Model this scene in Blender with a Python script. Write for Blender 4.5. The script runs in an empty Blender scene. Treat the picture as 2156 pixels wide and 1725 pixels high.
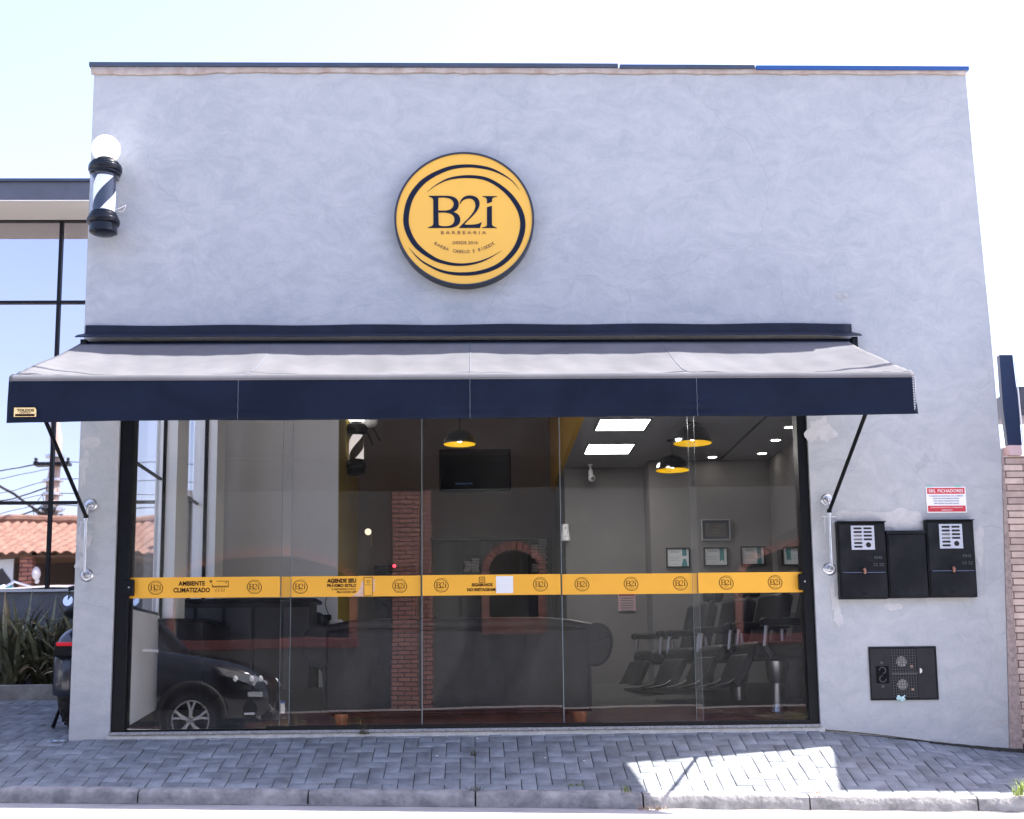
import bpy, bmesh, math, random
import numpy as np
from mathutils import Vector, Matrix
random.seed(11)
sc = bpy.context.scene
COL = sc.collection
rad = math.radians
# ---------------------------------------------------------------- camera
IW, IH, FPX, SHIFT = 2156.0, 1725.0, 2800.0, 167.0
CAM = Vector((0.0, -11.2, 0.415))
RM = Matrix.Rotation(rad(-1.685), 3, 'Z') @ Matrix.Rotation(rad(90 + 8.585), 3, 'X') @ Matrix.Rotation(rad(-0.638), 3, 'Z')
cam_data = bpy.data.cameras.new('camera')
cam_data.sensor_width = 36.0
cam_data.lens = FPX / IW * 36.0
cam_data.shift_y = SHIFT / IW
cam_data.clip_end = 3000
cam = bpy.data.objects.new('camera', cam_data)
COL.objects.link(cam)
cam.matrix_world = Matrix.Translation(CAM) @ RM.to_4x4()
sc.camera = cam
def P(u, v, Y):
    d = RM @ Vector(((u - IW / 2) / FPX, -(v - IH / 2 - SHIFT) / FPX, -1.0))
    return CAM + d * ((Y - CAM.y) / d.y)
# ---------------------------------------------------------------- sky, sun, exposure
SUN = Vector((0.60, 0.12, 1.0)).normalized()
el = math.asin(SUN.z); az = math.atan2(SUN.x, SUN.y)
w = bpy.data.worlds.new('World'); sc.world = w; w.use_nodes = True
nt = w.node_tree; nt.nodes.clear()
sky = nt.nodes.new('ShaderNodeTexSky'); sky.sky_type = 'NISHITA'; sky.sun_disc = False
sky.sun_elevation = el; sky.sun_rotation = az; sky.air_density = 1.0; sky.dust_density = 1.8; sky.ozone_density = 1.0
bg = nt.nodes.new('ShaderNodeBackground'); bg.inputs['Strength'].default_value = 0.14
wo = nt.nodes.new('ShaderNodeOutputWorld')
wb = nt.nodes.new('ShaderNodeVectorMath'); wb.operation = 'MULTIPLY'; wb.inputs[1].default_value = (1.09, 0.97, 1.04)
nt.links.new(sky.outputs[0], wb.inputs[0]); nt.links.new(wb.outputs[0], bg.inputs[0]); nt.links.new(bg.outputs[0], wo.inputs[0])
sl = bpy.data.lights.new('sun', 'SUN'); sl.energy = 5.0; sl.angle = rad(0.5); sl.color = (1.0, 0.965, 0.93)
so = bpy.data.objects.new('sun', sl); COL.objects.link(so)
so.rotation_euler = SUN.to_track_quat('Z', 'Y').to_euler(); so.location = SUN * 30
sc.view_settings.view_transform = 'Standard'; sc.view_settings.look = 'None'
sc.view_settings.exposure = 1.9; sc.view_settings.gamma = 1.0
sc.render.engine = 'CYCLES'
try:
    sc.cycles.max_bounces = 10; sc.cycles.transparent_max_bounces = 24; sc.cycles.glossy_bounces = 6
    sc.cycles.caustics_reflective = False; sc.cycles.caustics_refractive = False
except Exception: pass
# ---------------------------------------------------------------- mesh builder
class MB:
    def __init__(s): s.v = []; s.f = []
    def add(s, vs, fs):
        o = len(s.v); s.v += [tuple(p) for p in vs]; s.f += [tuple(i + o for i in f) for f in fs]; return s
    def box(s, x0, x1, y0, y1, z0, z1, rz=0, c=None, rx=0, ry=0):
        vs = [Vector((x, y, z)) for x in (x0, x1) for y in (y0, y1) for z in (z0, z1)]
        if rz or rx or ry:
            c = Vector(c) if c else sum(vs, Vector()) / 8
            R = Matrix.Rotation(rz, 3, 'Z') @ Matrix.Rotation(ry, 3, 'Y') @ Matrix.Rotation(rx, 3, 'X')
            vs = [c + R @ (q - c) for q in vs]
        return s.add(vs, [(0, 1, 3, 2), (4, 6, 7, 5), (0, 4, 5, 1), (2, 3, 7, 6), (0, 2, 6, 4), (1, 5, 7, 3)])
    def tube(s, pts, r, n=10, cap=True):
        pts = [Vector(p) for p in pts]; m = len(pts)
        rs = r if isinstance(r, (list, tuple)) else [r] * m
        vs = []; up = None
        for i, p in enumerate(pts):
            t = (pts[min(i + 1, m - 1)] - pts[max(i - 1, 0)]).normalized()
            if up is None:
                up = Vector((0, 0, 1)) if abs(t.z) < 0.9 else Vector((1, 0, 0))
            a = t.cross(up)
            if a.length < 1e-4: a = t.cross(Vector((0, 1, 0)))
            a.normalize(); b = a.cross(t).normalized(); up = b
            vs += [p + (a * math.cos(2 * math.pi * k / n) + b * math.sin(2 * math.pi * k / n)) * rs[i] for k in range(n)]
        fs = [(i * n + k, i * n + (k + 1) % n, (i + 1) * n + (k + 1) % n, (i + 1) * n + k) for i in range(m - 1) for k in range(n)]
        if cap: fs += [tuple(range(n))[::-1], tuple((m - 1) * n + k for k in range(n))]
        return s.add(vs, fs)
    def lathe(s, prof, c, n=32, axis='Z', cap=True):
        c = Vector(c); vs = []
        for (r, h) in prof:
            for k in range(n):
                a = 2 * math.pi * k / n; x, y = r * math.cos(a), r * math.sin(a)
                q = {'Z': (x, y, h), 'Y': (x, h, y), 'X': (h, x, y)}[axis]
                vs.append(c + Vector(q))
        m = len(prof)
        fs = [(i * n + k, i * n + (k + 1) % n, (i + 1) * n + (k + 1) % n, (i + 1) * n + k) for i in range(m - 1) for k in range(n)]
        if cap: fs += [tuple(range(n))[::-1], tuple((m - 1) * n + k for k in range(n))]
        return s.add(vs, fs)
    def grid(s, fn, nu, nv):
        vs = [fn(i / nu, j / nv) for j in range(nv + 1) for i in range(nu + 1)]
        fs = [(j * (nu + 1) + i, j * (nu + 1) + i + 1, (j + 1) * (nu + 1) + i + 1, (j + 1) * (nu + 1) + i) for j in range(nv) for i in range(nu)]
        return s.add(vs, fs)
    def sphere(s, c, r, n=20, m=12, sc3=(1, 1, 1)):
        c = Vector(c)
        prof = [(max(1e-4, r * math.sin(math.pi * i / m)), -r * math.cos(math.pi * i / m)) for i in range(m + 1)]
        vs = []
        for (rr, h) in prof:
            for k in range(n):
                a = 2 * math.pi * k / n
                vs.append(c + Vector((rr * math.cos(a) * sc3[0], rr * math.sin(a) * sc3[1], h * sc3[2])))
        fs = [(i * n + k, i * n + (k + 1) % n, (i + 1) * n + (k + 1) % n, (i + 1) * n + k) for i in range(m) for k in range(n)]
        return s.add(vs, fs)
    def curve_mesh(s, cu, fn):
        o = bpy.data.objects.new('t', cu); COL.objects.link(o)
        bpy.context.view_layer.update()
        me = bpy.data.meshes.new_from_object(o.evaluated_get(bpy.context.evaluated_depsgraph_get()))
        s.add([fn(q.co) for q in me.vertices], [tuple(p.vertices) for p in me.polygons])
        bpy.data.objects.remove(o); bpy.data.curves.remove(cu); bpy.data.meshes.remove(me)
        return s
    def fill(s, loops, org, th=0.002, sx=1.0, frame=None):
        """flat shape with holes standing in the x-z plane, facing -y"""
        cu = bpy.data.curves.new('c', 'CURVE'); cu.dimensions = '2D'; cu.fill_mode = 'BOTH'; cu.extrude = th / 2
        for lp in loops:
            sp = cu.splines.new('POLY'); sp.points.add(len(lp) - 1)
            for p, (a, b) in zip(sp.points, lp): p.co = (a, b, 0, 1)
            sp.use_cyclic_u = True
        o = Vector(org)
        f = frame or (lambda q: (o.x + q.x * sx, o.y - q.z, o.z + q.y))
        return s.curve_mesh(cu, f)
    def text(s, body, org, size, align='CENTER', width=None, th=0.0015, bold=0.0, spacing=1.0, arc=None):
        cu = bpy.data.curves.new('c', 'FONT'); cu.body = body; cu.size = size; cu.align_x = align
        cu.extrude = th / 2; cu.offset = bold; cu.space_character = spacing; cu.resolution_u = 3
        o = Vector(org); b = MB(); b.curve_mesh(cu, lambda q: (q.x, q.y, q.z))
        k = 1.0
        if width:
            xs = [q[0] for q in b.v]
            if xs: k = width / max(1e-6, max(xs) - min(xs))
        out = []
        for (x, y, z) in b.v:
            x *= k
            if arc:
                a = x / arc; r = arc - y
                x, y = r * math.sin(a), arc - r * math.cos(a)
            out.append((o.x + x, o.y - z, o.z + y))
        return s.add(out, b.f)
def world_org(o):
    q = Vector((0, 0, 0))
    while o is not None: q += o.location; o = o.parent
    return q
def obj(name, mb, mat, parent=None, bevel=0, kind=None, seg=2, sharp=35, solid=0, subsurf=0):
    me = bpy.data.meshes.new(name)
    org = world_org(parent) if parent else Vector((0, 0, 0))
    me.from_pydata([(x - org.x, y - org.y, z - org.z) for x, y, z in mb.v], [], mb.f)
    me.validate(); me.update()
    bm = bmesh.new(); bm.from_mesh(me); bmesh.ops.recalc_face_normals(bm, faces=bm.faces); bm.to_mesh(me); bm.free()
    me.materials.append(mat)
    me.polygons.foreach_set('use_smooth', [True] * len(me.polygons))
    try: me.set_sharp_from_angle(angle=rad(sharp))
    except Exception: pass
    o = bpy.data.objects.new(name, me); COL.objects.link(o)
    if parent: o.parent = parent
    if solid:
        m = o.modifiers.new('s', 'SOLIDIFY'); m.thickness = solid; m.offset = 0
    if bevel:
        m = o.modifiers.new('b', 'BEVEL'); m.width = bevel; m.segments = seg; m.limit_method = 'ANGLE'; m.angle_limit = rad(40)
        m.harden_normals = False
    if subsurf:
        m = o.modifiers.new('u', 'SUBSURF'); m.levels = subsurf; m.render_levels = subsurf
    if kind: o['kind'] = kind
    return o
def tag(o, label, cat, group=None):
    o['label'] = label; o['category'] = cat
    if group: o['group'] = group
    return o
def thing(name, label, cat, loc=(0, 0, 0), group=None):
    o = bpy.data.objects.new(name, None); COL.objects.link(o); o.location = loc; o.empty_display_size = 0.1
    return tag(o, label, cat, group)
def solo(name, mb, mat, label, cat, group=None, **k):
    """a thing that is one mesh: move its origin to its base"""
    xs = [q[0] for q in mb.v]; ys = [q[1] for q in mb.v]; zs = [q[2] for q in mb.v]
    c = Vector(((min(xs) + max(xs)) / 2, (min(ys) + max(ys)) / 2, min(zs)))
    mb.v = [(x - c.x, y - c.y, z - c.z) for x, y, z in mb.v]
    o = obj(name, mb, mat, None, **k); o.location = c
    return tag(o, label, cat, group)
def copy_tree(o, loc, rz=None, label=None):
    def rec(a, par):
        c = a.copy(); COL.objects.link(c); c.parent = par
        for ch in [x for x in bpy.data.objects if x.parent == a]: rec(ch, c)
        return c
    r = rec(o, None); r.location = loc
    if rz is not None: r.rotation_euler.z = rz
    if label: r['label'] = label
    return r
def setpart(o, label): o['label'] = label; return o
# ---------------------------------------------------------------- materials
MATS = {}
def _n(nt, t, **k):
    n = nt.nodes.new(t)
    for a, b in k.items(): setattr(n, a, b)
    return n
def mat(name, col, rough=0.6, metal=0.0, var=0.0, vscale=4.0, bump=0.0, bscale=60.0, col2=None, spec=0.5, detail=6, emit=None, es=0, coat=0.0, stretch=(1, 1, 1), island=0.0, dist=0.0, sheen=0.0, mixlo=0.35, mixhi=0.65, trans=0.0):
    if name in MATS: return MATS[name]
    m = bpy.data.materials.new(name); m.use_nodes = True; nt = m.node_tree
    b = nt.nodes['Principled BSDF']
    b.inputs['Base Color'].default_value = (*col, 1); b.inputs['Roughness'].default_value = rough
    b.inputs['Metallic'].default_value = metal; b.inputs['Specular IOR Level'].default_value = spec
    if coat: b.inputs['Coat Weight'].default_value = coat; b.inputs['Coat Roughness'].default_value = 0.05
    if sheen: b.inputs['Sheen Weight'].default_value = sheen; b.inputs['Sheen Roughness'].default_value = 0.5
    if emit: b.inputs['Emission Color'].default_value = (*emit, 1); b.inputs['Emission Strength'].default_value = es
    tc = _n(nt, 'ShaderNodeTexCoord'); mp = _n(nt, 'ShaderNodeMapping'); mp.inputs['Scale'].default_value = stretch
    nt.links.new(tc.outputs['Object'], mp.inputs[0])
    last = None
    if var or col2:
        ns = _n(nt, 'ShaderNodeTexNoise'); ns.inputs['Scale'].default_value = vscale; ns.inputs['Detail'].default_value = detail
        ns.inputs['Roughness'].default_value = 0.62; ns.inputs['Distortion'].default_value = dist
        nt.links.new(mp.outputs[0], ns.inputs[0])
        mr = _n(nt, 'ShaderNodeMapRange'); mr.inputs[1].default_value = mixlo; mr.inputs[2].default_value = mixhi
        nt.links.new(ns.outputs[0], mr.inputs[0])
        mx = _n(nt, 'ShaderNodeMix', data_type='RGBA')
        c2 = col2 or tuple(c * (1 + var) for c in col); c1 = col if col2 else tuple(c * (1 - var) for c in col)
        mx.inputs[6].default_value = (*c1, 1); mx.inputs[7].default_value = (*c2, 1)
        nt.links.new(mr.outputs[0], mx.inputs[0]); last = mx.outputs[2]
        if rough > 0.15:
            rr = _n(nt, 'ShaderNodeMapRange'); rr.inputs[3].default_value = rough - 0.08; rr.inputs[4].default_value = min(1, rough + 0.08)
            nt.links.new(ns.outputs[0], rr.inputs[0]); nt.links.new(rr.outputs[0], b.inputs['Roughness'])
    if island:
        ge = _n(nt, 'ShaderNodeNewGeometry'); mr2 = _n(nt, 'ShaderNodeMapRange')
        mr2.inputs[3].default_value = 1 - island; mr2.inputs[4].default_value = 1 + island
        nt.links.new(ge.outputs['Random Per Island'], mr2.inputs[0])
        vm = _n(nt, 'ShaderNodeVectorMath', operation='SCALE')
        if last is not None: nt.links.new(last, vm.inputs[0])
        else: vm.inputs[0].default_value = col
        nt.links.new(mr2.outputs[0], vm.inputs['Scale']); last = vm.outputs[0]
    if last is not None: nt.links.new(last, b.inputs['Base Color'])
    if bump:
        nb = _n(nt, 'ShaderNodeTexNoise'); nb.inputs['Scale'].default_value = bscale; nb.inputs['Detail'].default_value = 5
        nt.links.new(mp.outputs[0], nb.inputs[0])
        bp = _n(nt, 'ShaderNodeBump'); bp.inputs['Strength'].default_value = bump; bp.inputs['Distance'].default_value = 0.01
        nt.links.new(nb.outputs[0], bp.inputs['Height']); nt.links.new(bp.outputs[0], b.inputs['Normal'])
    MATS[name] = m
    return m
def glass_mat(name, tint=(0.86, 0.88, 0.87), f0=0.098, wave=0.0):
    m = bpy.data.materials.new(name); m.use_nodes = True; nt = m.node_tree; nt.nodes.clear()
    out = _n(nt, 'ShaderNodeOutputMaterial'); mix = _n(nt, 'ShaderNodeMixShader')
    tr = _n(nt, 'ShaderNodeBsdfTransparent'); tr.inputs[0].default_value = (*tint, 1)
    gl = _n(nt, 'ShaderNodeBsdfGlossy'); gl.inputs['Roughness'].default_value = 0.0; gl.inputs[0].default_value = (0.95, 0.96, 1, 1)
    lw = _n(nt, 'ShaderNodeLayerWeight'); lw.inputs[0].default_value = 0.5
    pw = _n(nt, 'ShaderNodeMath', operation='POWER'); pw.inputs[1].default_value = 5
    ml = _n(nt, 'ShaderNodeMath', operation='MULTIPLY_ADD'); ml.inputs[1].default_value = 1 - f0; ml.inputs[2].default_value = f0
    nt.links.new(lw.outputs['Facing'], pw.inputs[0]); nt.links.new(pw.outputs[0], ml.inputs[0]); nt.links.new(ml.outputs[0], mix.inputs[0])
    nt.links.new(tr.outputs[0], mix.inputs[1]); nt.links.new(gl.outputs[0], mix.inputs[2])
    df = _n(nt, 'ShaderNodeBsdfDiffuse'); df.inputs[0].default_value = (0.8, 0.8, 0.8, 1); mx2 = _n(nt, 'ShaderNodeMixShader')
    tc0 = _n(nt, 'ShaderNodeTexCoord'); mp0 = _n(nt, 'ShaderNodeMapping'); mp0.inputs['Scale'].default_value = (1.6, 1, .5); mp0.inputs['Rotation'].default_value = (0, .35, 0)
    ns0 = _n(nt, 'ShaderNodeTexNoise'); ns0.inputs['Scale'].default_value = 2.6; ns0.inputs['Detail'].default_value = 7; ns0.inputs['Roughness'].default_value = .65; ns0.inputs['Distortion'].default_value = .8
    mr0 = _n(nt, 'ShaderNodeMapRange'); mr0.inputs[1].default_value = .40; mr0.inputs[2].default_value = .72; mr0.inputs[3].default_value = .002; mr0.inputs[4].default_value = .022
    nt.links.new(tc0.outputs['Object'], mp0.inputs[0]); nt.links.new(mp0.outputs[0], ns0.inputs[0]); nt.links.new(ns0.outputs[0], mr0.inputs[0]); nt.links.new(mr0.outputs[0], mx2.inputs[0])
    nt.links.new(mix.outputs[0], mx2.inputs[1]); nt.links.new(df.outputs[0], mx2.inputs[2]); nt.links.new(mx2.outputs[0], out.inputs[0])
    if wave:
        tc = _n(nt, 'ShaderNodeTexCoord'); nb = _n(nt, 'ShaderNodeTexNoise'); nb.inputs['Scale'].default_value = 0.9; nb.inputs['Detail'].default_value = 1
        nt.links.new(tc.outputs['Object'], nb.inputs[0])
        bp = _n(nt, 'ShaderNodeBump'); bp.inputs['Strength'].default_value = 1.0; bp.inputs['Distance'].default_value = wave
        nt.links.new(nb.outputs[0], bp.inputs['Height']); nt.links.new(bp.outputs[0], gl.inputs['Normal'])
    return m
def plaster_mat():
    m = bpy.data.materials.new('trowelled_cement'); m.use_nodes = True; nt = m.node_tree; b = nt.nodes['Principled BSDF']
    L = nt.links.new
    b.inputs['Roughness'].default_value = 0.78; b.inputs['Specular IOR Level'].default_value = 0.35
    tc = _n(nt, 'ShaderNodeTexCoord')
    # cloudy trowel sweeps: warped noise at three scales
    w1 = _n(nt, 'ShaderNodeTexNoise'); w1.inputs['Scale'].default_value = 1.5; w1.inputs['Detail'].default_value = 3
    L(tc.outputs['Object'], w1.inputs[0])
    wm = _n(nt, 'ShaderNodeVectorMath', operation='MULTIPLY_ADD'); wm.inputs[1].default_value = (0.55, 0.55, 0.55)
    L(w1.outputs['Color'], wm.inputs[0]); L(tc.outputs['Object'], wm.inputs[2])
    n1 = _n(nt, 'ShaderNodeTexNoise'); n1.inputs['Scale'].default_value = 1.1; n1.inputs['Detail'].default_value = 8; n1.inputs['Roughness'].default_value = 0.6; n1.inputs['Distortion'].default_value = 0.2
    L(wm.outputs[0], n1.inputs[0])
    mp = _n(nt, 'ShaderNodeMapping'); mp.inputs['Scale'].default_value = (1.1, 1, 2.0); mp.inputs['Rotation'].default_value = (0, 0.7, 0)
    L(wm.outputs[0], mp.inputs[0])
    n2 = _n(nt, 'ShaderNodeTexNoise'); n2.inputs['Scale'].default_value = 4.6; n2.inputs['Detail'].default_value = 9; n2.inputs['Roughness'].default_value = 0.62; n2.inputs['Distortion'].default_value = 0.35
    L(mp.outputs[0], n2.inputs[0])
    n4 = _n(nt, 'ShaderNodeTexNoise'); n4.inputs['Scale'].default_value = 11; n4.inputs['Detail'].default_value = 6; n4.inputs['Roughness'].default_value = 0.7; n4.inputs['Distortion'].default_value = 2.2
    mp4 = _n(nt, 'ShaderNodeMapping'); mp4.inputs['Scale'].default_value = (1.6, 1, 0.55); mp4.inputs['Rotation'].default_value = (0, -0.5, 0); L(wm.outputs[0], mp4.inputs[0]); L(mp4.outputs[0], n4.inputs[0])
    a0 = _n(nt, 'ShaderNodeMath', operation='MULTIPLY_ADD'); a0.inputs[1].default_value = 0.55; L(n1.outputs[0], a0.inputs[0]); L(n2.outputs[0], a0.inputs[2])
    ad = _n(nt, 'ShaderNodeMath', operation='MULTIPLY_ADD'); ad.inputs[1].default_value = 0.45; L(n4.outputs[0], ad.inputs[0]); L(a0.outputs[0], ad.inputs[2])
    mr = _n(nt, 'ShaderNodeMapRange'); mr.inputs[1].default_value = 0.80; mr.inputs[2].default_value = 1.19; L(ad.outputs[0], mr.inputs[0])
    cr = _n(nt, 'ShaderNodeMix', data_type='RGBA'); cr.inputs[6].default_value = (0.348, 0.366, 0.385, 1); cr.inputs[7].default_value = (0.436, 0.446, 0.456, 1)
    L(mr.outputs[0], cr.inputs[0])
    # hairline cracks
    vo = _n(nt, 'ShaderNodeTexVoronoi', feature='DISTANCE_TO_EDGE'); vo.inputs['Scale'].default_value = 0.42; L(wm.outputs[0], vo.inputs[0])
    cm = _n(nt, 'ShaderNodeMapRange'); cm.inputs[1].default_value = 0.0; cm.inputs[2].default_value = 0.0022; cm.inputs[3].default_value = 0.88; cm.inputs[4].default_value = 1.0
    L(vo.outputs['Distance'], cm.inputs[0])
    sc_ = _n(nt, 'ShaderNodeVectorMath', operation='SCALE'); L(cr.outputs[2], sc_.inputs[0]); L(cm.outputs[0], sc_.inputs['Scale'])
    L(sc_.outputs[0], b.inputs['Base Color'])
    n3 = _n(nt, 'ShaderNodeTexNoise'); n3.inputs['Scale'].default_value = 9; n3.inputs['Detail'].default_value = 10; n3.inputs['Roughness'].default_value = 0.7; n3.inputs['Distortion'].default_value = 0.6
    L(mp.outputs[0], n3.inputs[0])
    bp = _n(nt, 'ShaderNodeBump'); bp.inputs['Strength'].default_value = 0.45; bp.inputs['Distance'].default_value = 0.012
    ad2 = _n(nt, 'ShaderNodeMath', operation='MULTIPLY_ADD'); ad2.inputs[1].default_value = 0.8; L(n2.outputs[0], ad2.inputs[0]); L(n3.outputs[0], ad2.inputs[2])
    L(ad2.outputs[0], bp.inputs['Height']); L(bp.outputs[0], b.inputs['Normal'])
    return m
def brick_mat(name, c1, c2, mortar, bw=0.24, bh=0.075, ms=0.008, rot=(rad(90), 0, 0), bump=0.6):
    m = bpy.data.materials.new(name); m.use_nodes = True; nt = m.node_tree; b = nt.nodes['Principled BSDF']; L = nt.links.new
    b.inputs['Roughness'].default_value = 0.85
    tc = _n(nt, 'ShaderNodeTexCoord'); sx = _n(nt, 'ShaderNodeSeparateXYZ'); cx = _n(nt, 'ShaderNodeCombineXYZ')
    L(tc.outputs['Object'], sx.inputs[0])
    ad = _n(nt, 'ShaderNodeMath', operation='ADD'); L(sx.outputs[0], ad.inputs[0]); L(sx.outputs[1], ad.inputs[1])
    L(ad.outputs[0], cx.inputs[0]); L(sx.outputs[2], cx.inputs[1])
    br = _n(nt, 'ShaderNodeTexBrick'); L(cx.outputs[0], br.inputs[0])
    br.inputs['Color1'].default_value = (*c1, 1); br.inputs['Color2'].default_value = (*c2, 1); br.inputs['Mortar'].default_value = (*mortar, 1)
    br.inputs['Scale'].default_value = 1.0; br.inputs['Brick Width'].default_value = bw; br.inputs['Row Height'].default_value = bh; br.inputs['Mortar Size'].default_value = ms
    br.inputs['Mortar Smooth'].default_value = 0.2
    ns = _n(nt, 'ShaderNodeTexNoise'); ns.inputs['Scale'].default_value = 14; ns.inputs['Detail'].default_value = 6; L(tc.outputs['Object'], ns.inputs[0])
    mr = _n(nt, 'ShaderNodeMapRange'); mr.inputs[3].default_value = 0.7; mr.inputs[4].default_value = 1.3; L(ns.outputs[0], mr.inputs[0])
    vm = _n(nt, 'ShaderNodeVectorMath', operation='SCALE'); L(br.outputs[0], vm.inputs[0]); L(mr.outputs[0], vm.inputs['Scale']); L(vm.outputs[0], b.inputs['Base Color'])
    iv = _n(nt, 'ShaderNodeMath', operation='SUBTRACT'); iv.inputs[0].default_value = 1; L(br.outputs['Fac'], iv.inputs[1])
    bp = _n(nt, 'ShaderNodeBump'); bp.inputs['Strength'].default_value = bump; bp.inputs['Distance'].default_value = 0.008; L(iv.outputs[0], bp.inputs['Height']); L(bp.outputs[0], b.inputs['Normal'])
    return m
CEM = plaster_mat()
PATCH = mat('filler_patch', (0.475, 0.475, 0.475), 0.85, var=0.07, vscale=18, bump=0.4, bscale=40)
COPING = mat('painted_coping', (0.035, 0.05, 0.085), 0.5, var=0.15)
RAWCEM = mat('raw_cement_edge', (0.34, 0.26, 0.22), 0.9, col2=(0.45, 0.40, 0.37), vscale=7, bump=0.8, bscale=30)
BLACKM = mat('black_metal', (0.005, 0.006, 0.008), 0.38, var=0.2, vscale=10, spec=0.18)
BLACKR = mat('black_rubber', (0.018, 0.018, 0.02), 0.75, var=0.2, vscale=30, bump=0.3)
NAVYF = mat('painted_sunlit_fabric', (0.138, 0.137, 0.143), 0.8, var=0.10, vscale=2.2, bump=0.25, bscale=350, spec=0.0)  # pale copy of the navy valance cloth, sunlight painted into its colour
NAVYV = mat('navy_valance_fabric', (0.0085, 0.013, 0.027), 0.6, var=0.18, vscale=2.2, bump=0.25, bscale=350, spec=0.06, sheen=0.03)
NAVYM = mat('navy_painted_metal', (0.010, 0.014, 0.028), 0.5, var=0.2, vscale=6, bump=0.15, bscale=12, spec=0.2)
GALV = mat('galvanised_steel', (0.62, 0.63, 0.65), 0.34, metal=1.0, var=0.10, vscale=12)
YEL = mat('yellow_acrylic', (0.78, 0.43, 0.06), 0.32, var=0.02, vscale=2, spec=0.4)
YVIN = mat('yellow_vinyl', (0.80, 0.40, 0.03), 0.45, var=0.03, vscale=3)
INK = mat('navy_ink', (0.008, 0.013, 0.030), 0.5, spec=0.12)
BROWNINK = mat('dark_brown_ink', (0.022, 0.008, 0.007), 0.5, spec=0.1)
WHITE = mat('white_paint', (0.78, 0.78, 0.77), 0.5, var=0.03, vscale=5)
WHITEP = mat('white_plastic', (0.80, 0.80, 0.80), 0.35)
RED = mat('red_print', (0.55, 0.03, 0.04), 0.45)
GLASS = glass_mat('storefront_glass', tint=(0.98, 0.985, 0.98), wave=0.0016)
# ================================================================ GROUND
def zfac(x):
    if x < 2.85: return 0.05
    t = min(1.0, (x - 2.85) / 1.9); return 0.05 - 0.195 * (t * t * (3 - 2 * t) * 0.45 + t * 0.55) * 1.12
def zkerb(x): return -0.3096 - 0.0206 * x
def ground(x, y):
    if y >= 0: return 0.05 + 0.125 * min(y, 3.4)
    t = min(1, -y / 1.2); return zfac(x) * (1 - t) + zkerb(x) * t
def zgut(x): return -0.427 - 0.0225 * x
PAV = mat('concrete_paver', (0.226, 0.243, 0.258), 0.85, var=0.26, vscale=5.5, bump=0.6, bscale=70, island=0.15)
JOINT = mat('sandy_joint', (0.035, 0.034, 0.032), 0.95, var=0.3, vscale=30)
CURB = mat('kerb_concrete', (0.19, 0.185, 0.18), 0.9, col2=(0.40, 0.38, 0.36), vscale=7, bump=0.9, bscale=28)
ROAD = mat('road_surface', (0.40, 0.39, 0.38), 0.9, var=0.12, vscale=2.5, bump=0.5, bscale=120)
m = MB()
def base_fn(u, v):
    x = -9 + 15 * u; y = -1.2 + 4.7 * v; return (x, y, ground(x, y) - 0.012)
m.grid(base_fn, 90, 40); obj('pavement_bed', m, JOINT, kind='structure')
# herringbone pavers
m = MB(); U = 0.115; G = 0.0030
def paver(x0, x1, y0, y1):
    def ok(x, y): return (-1.2 <= y <= 0.0 and -8.5 < x < 5.9) or (0 < y < 2.5 and -8.5 < x < -3.35)
    cx, cy = (x0 + x1) / 2, (y0 + y1) / 2
    y0 = max(y0, -1.2); 
    if x0 > -3.35: y1 = min(y1, -0.004)
    elif x1 > -3.35 and cy > 0: x1 = -3.352
    if y1 - y0 < 0.02 or x1 - x0 < 0.02: return
    cx, cy = (x0 + x1) / 2, (y0 + y1) / 2
    if not ok(cx, cy): return
    j = random.uniform(-0.0035, 0.003); tx = random.uniform(-0.006, 0.006); ty = random.uniform(-0.006, 0.006)
    gx = G * random.uniform(0.7, 1.5); gy = G * random.uniform(0.6, 1.4); b = 0.0045
    def z(x, y): return ground(x, y) + j + (x - cx) * tx + (y - cy) * ty
    a0, a1, c0, c1 = x0 + gx, x1 - gx, y0 + gy, y1 - gy
    Q = [(a0, c0), (a1, c0), (a1, c1), (a0, c1)]; I = [(a0 + b, c0 + b), (a1 - b, c0 + b), (a1 - b, c1 - b), (a0 + b, c1 - b)]
    vs = [(x, y, z(x, y) - 0.03) for x, y in Q] + [(x, y, z(x, y) - 0.0035) for x, y in Q] + [(x, y, z(x, y)) for x, y in I]
    fs = [(8, 9, 10, 11)] + [(k, (k + 1) % 4, 4 + (k + 1) % 4, 4 + k) for k in range(4)] + [(4 + k, 4 + (k + 1) % 4, 8 + (k + 1) % 4, 8 + k) for k in range(4)]
    m.add(vs, fs)
for i in range(-90, 70):
    for j in range(-30, 40):
        k = (i - j) % 4
        x, y = i * U, -1.2 + j * U
        if k == 0: paver(x, x + 2 * U, y, y + U)
        elif k == 3: paver(x, x + U, y, y + 2 * U) if True else None
obj('pavement', m, PAV, kind='structure', sharp=50)
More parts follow.
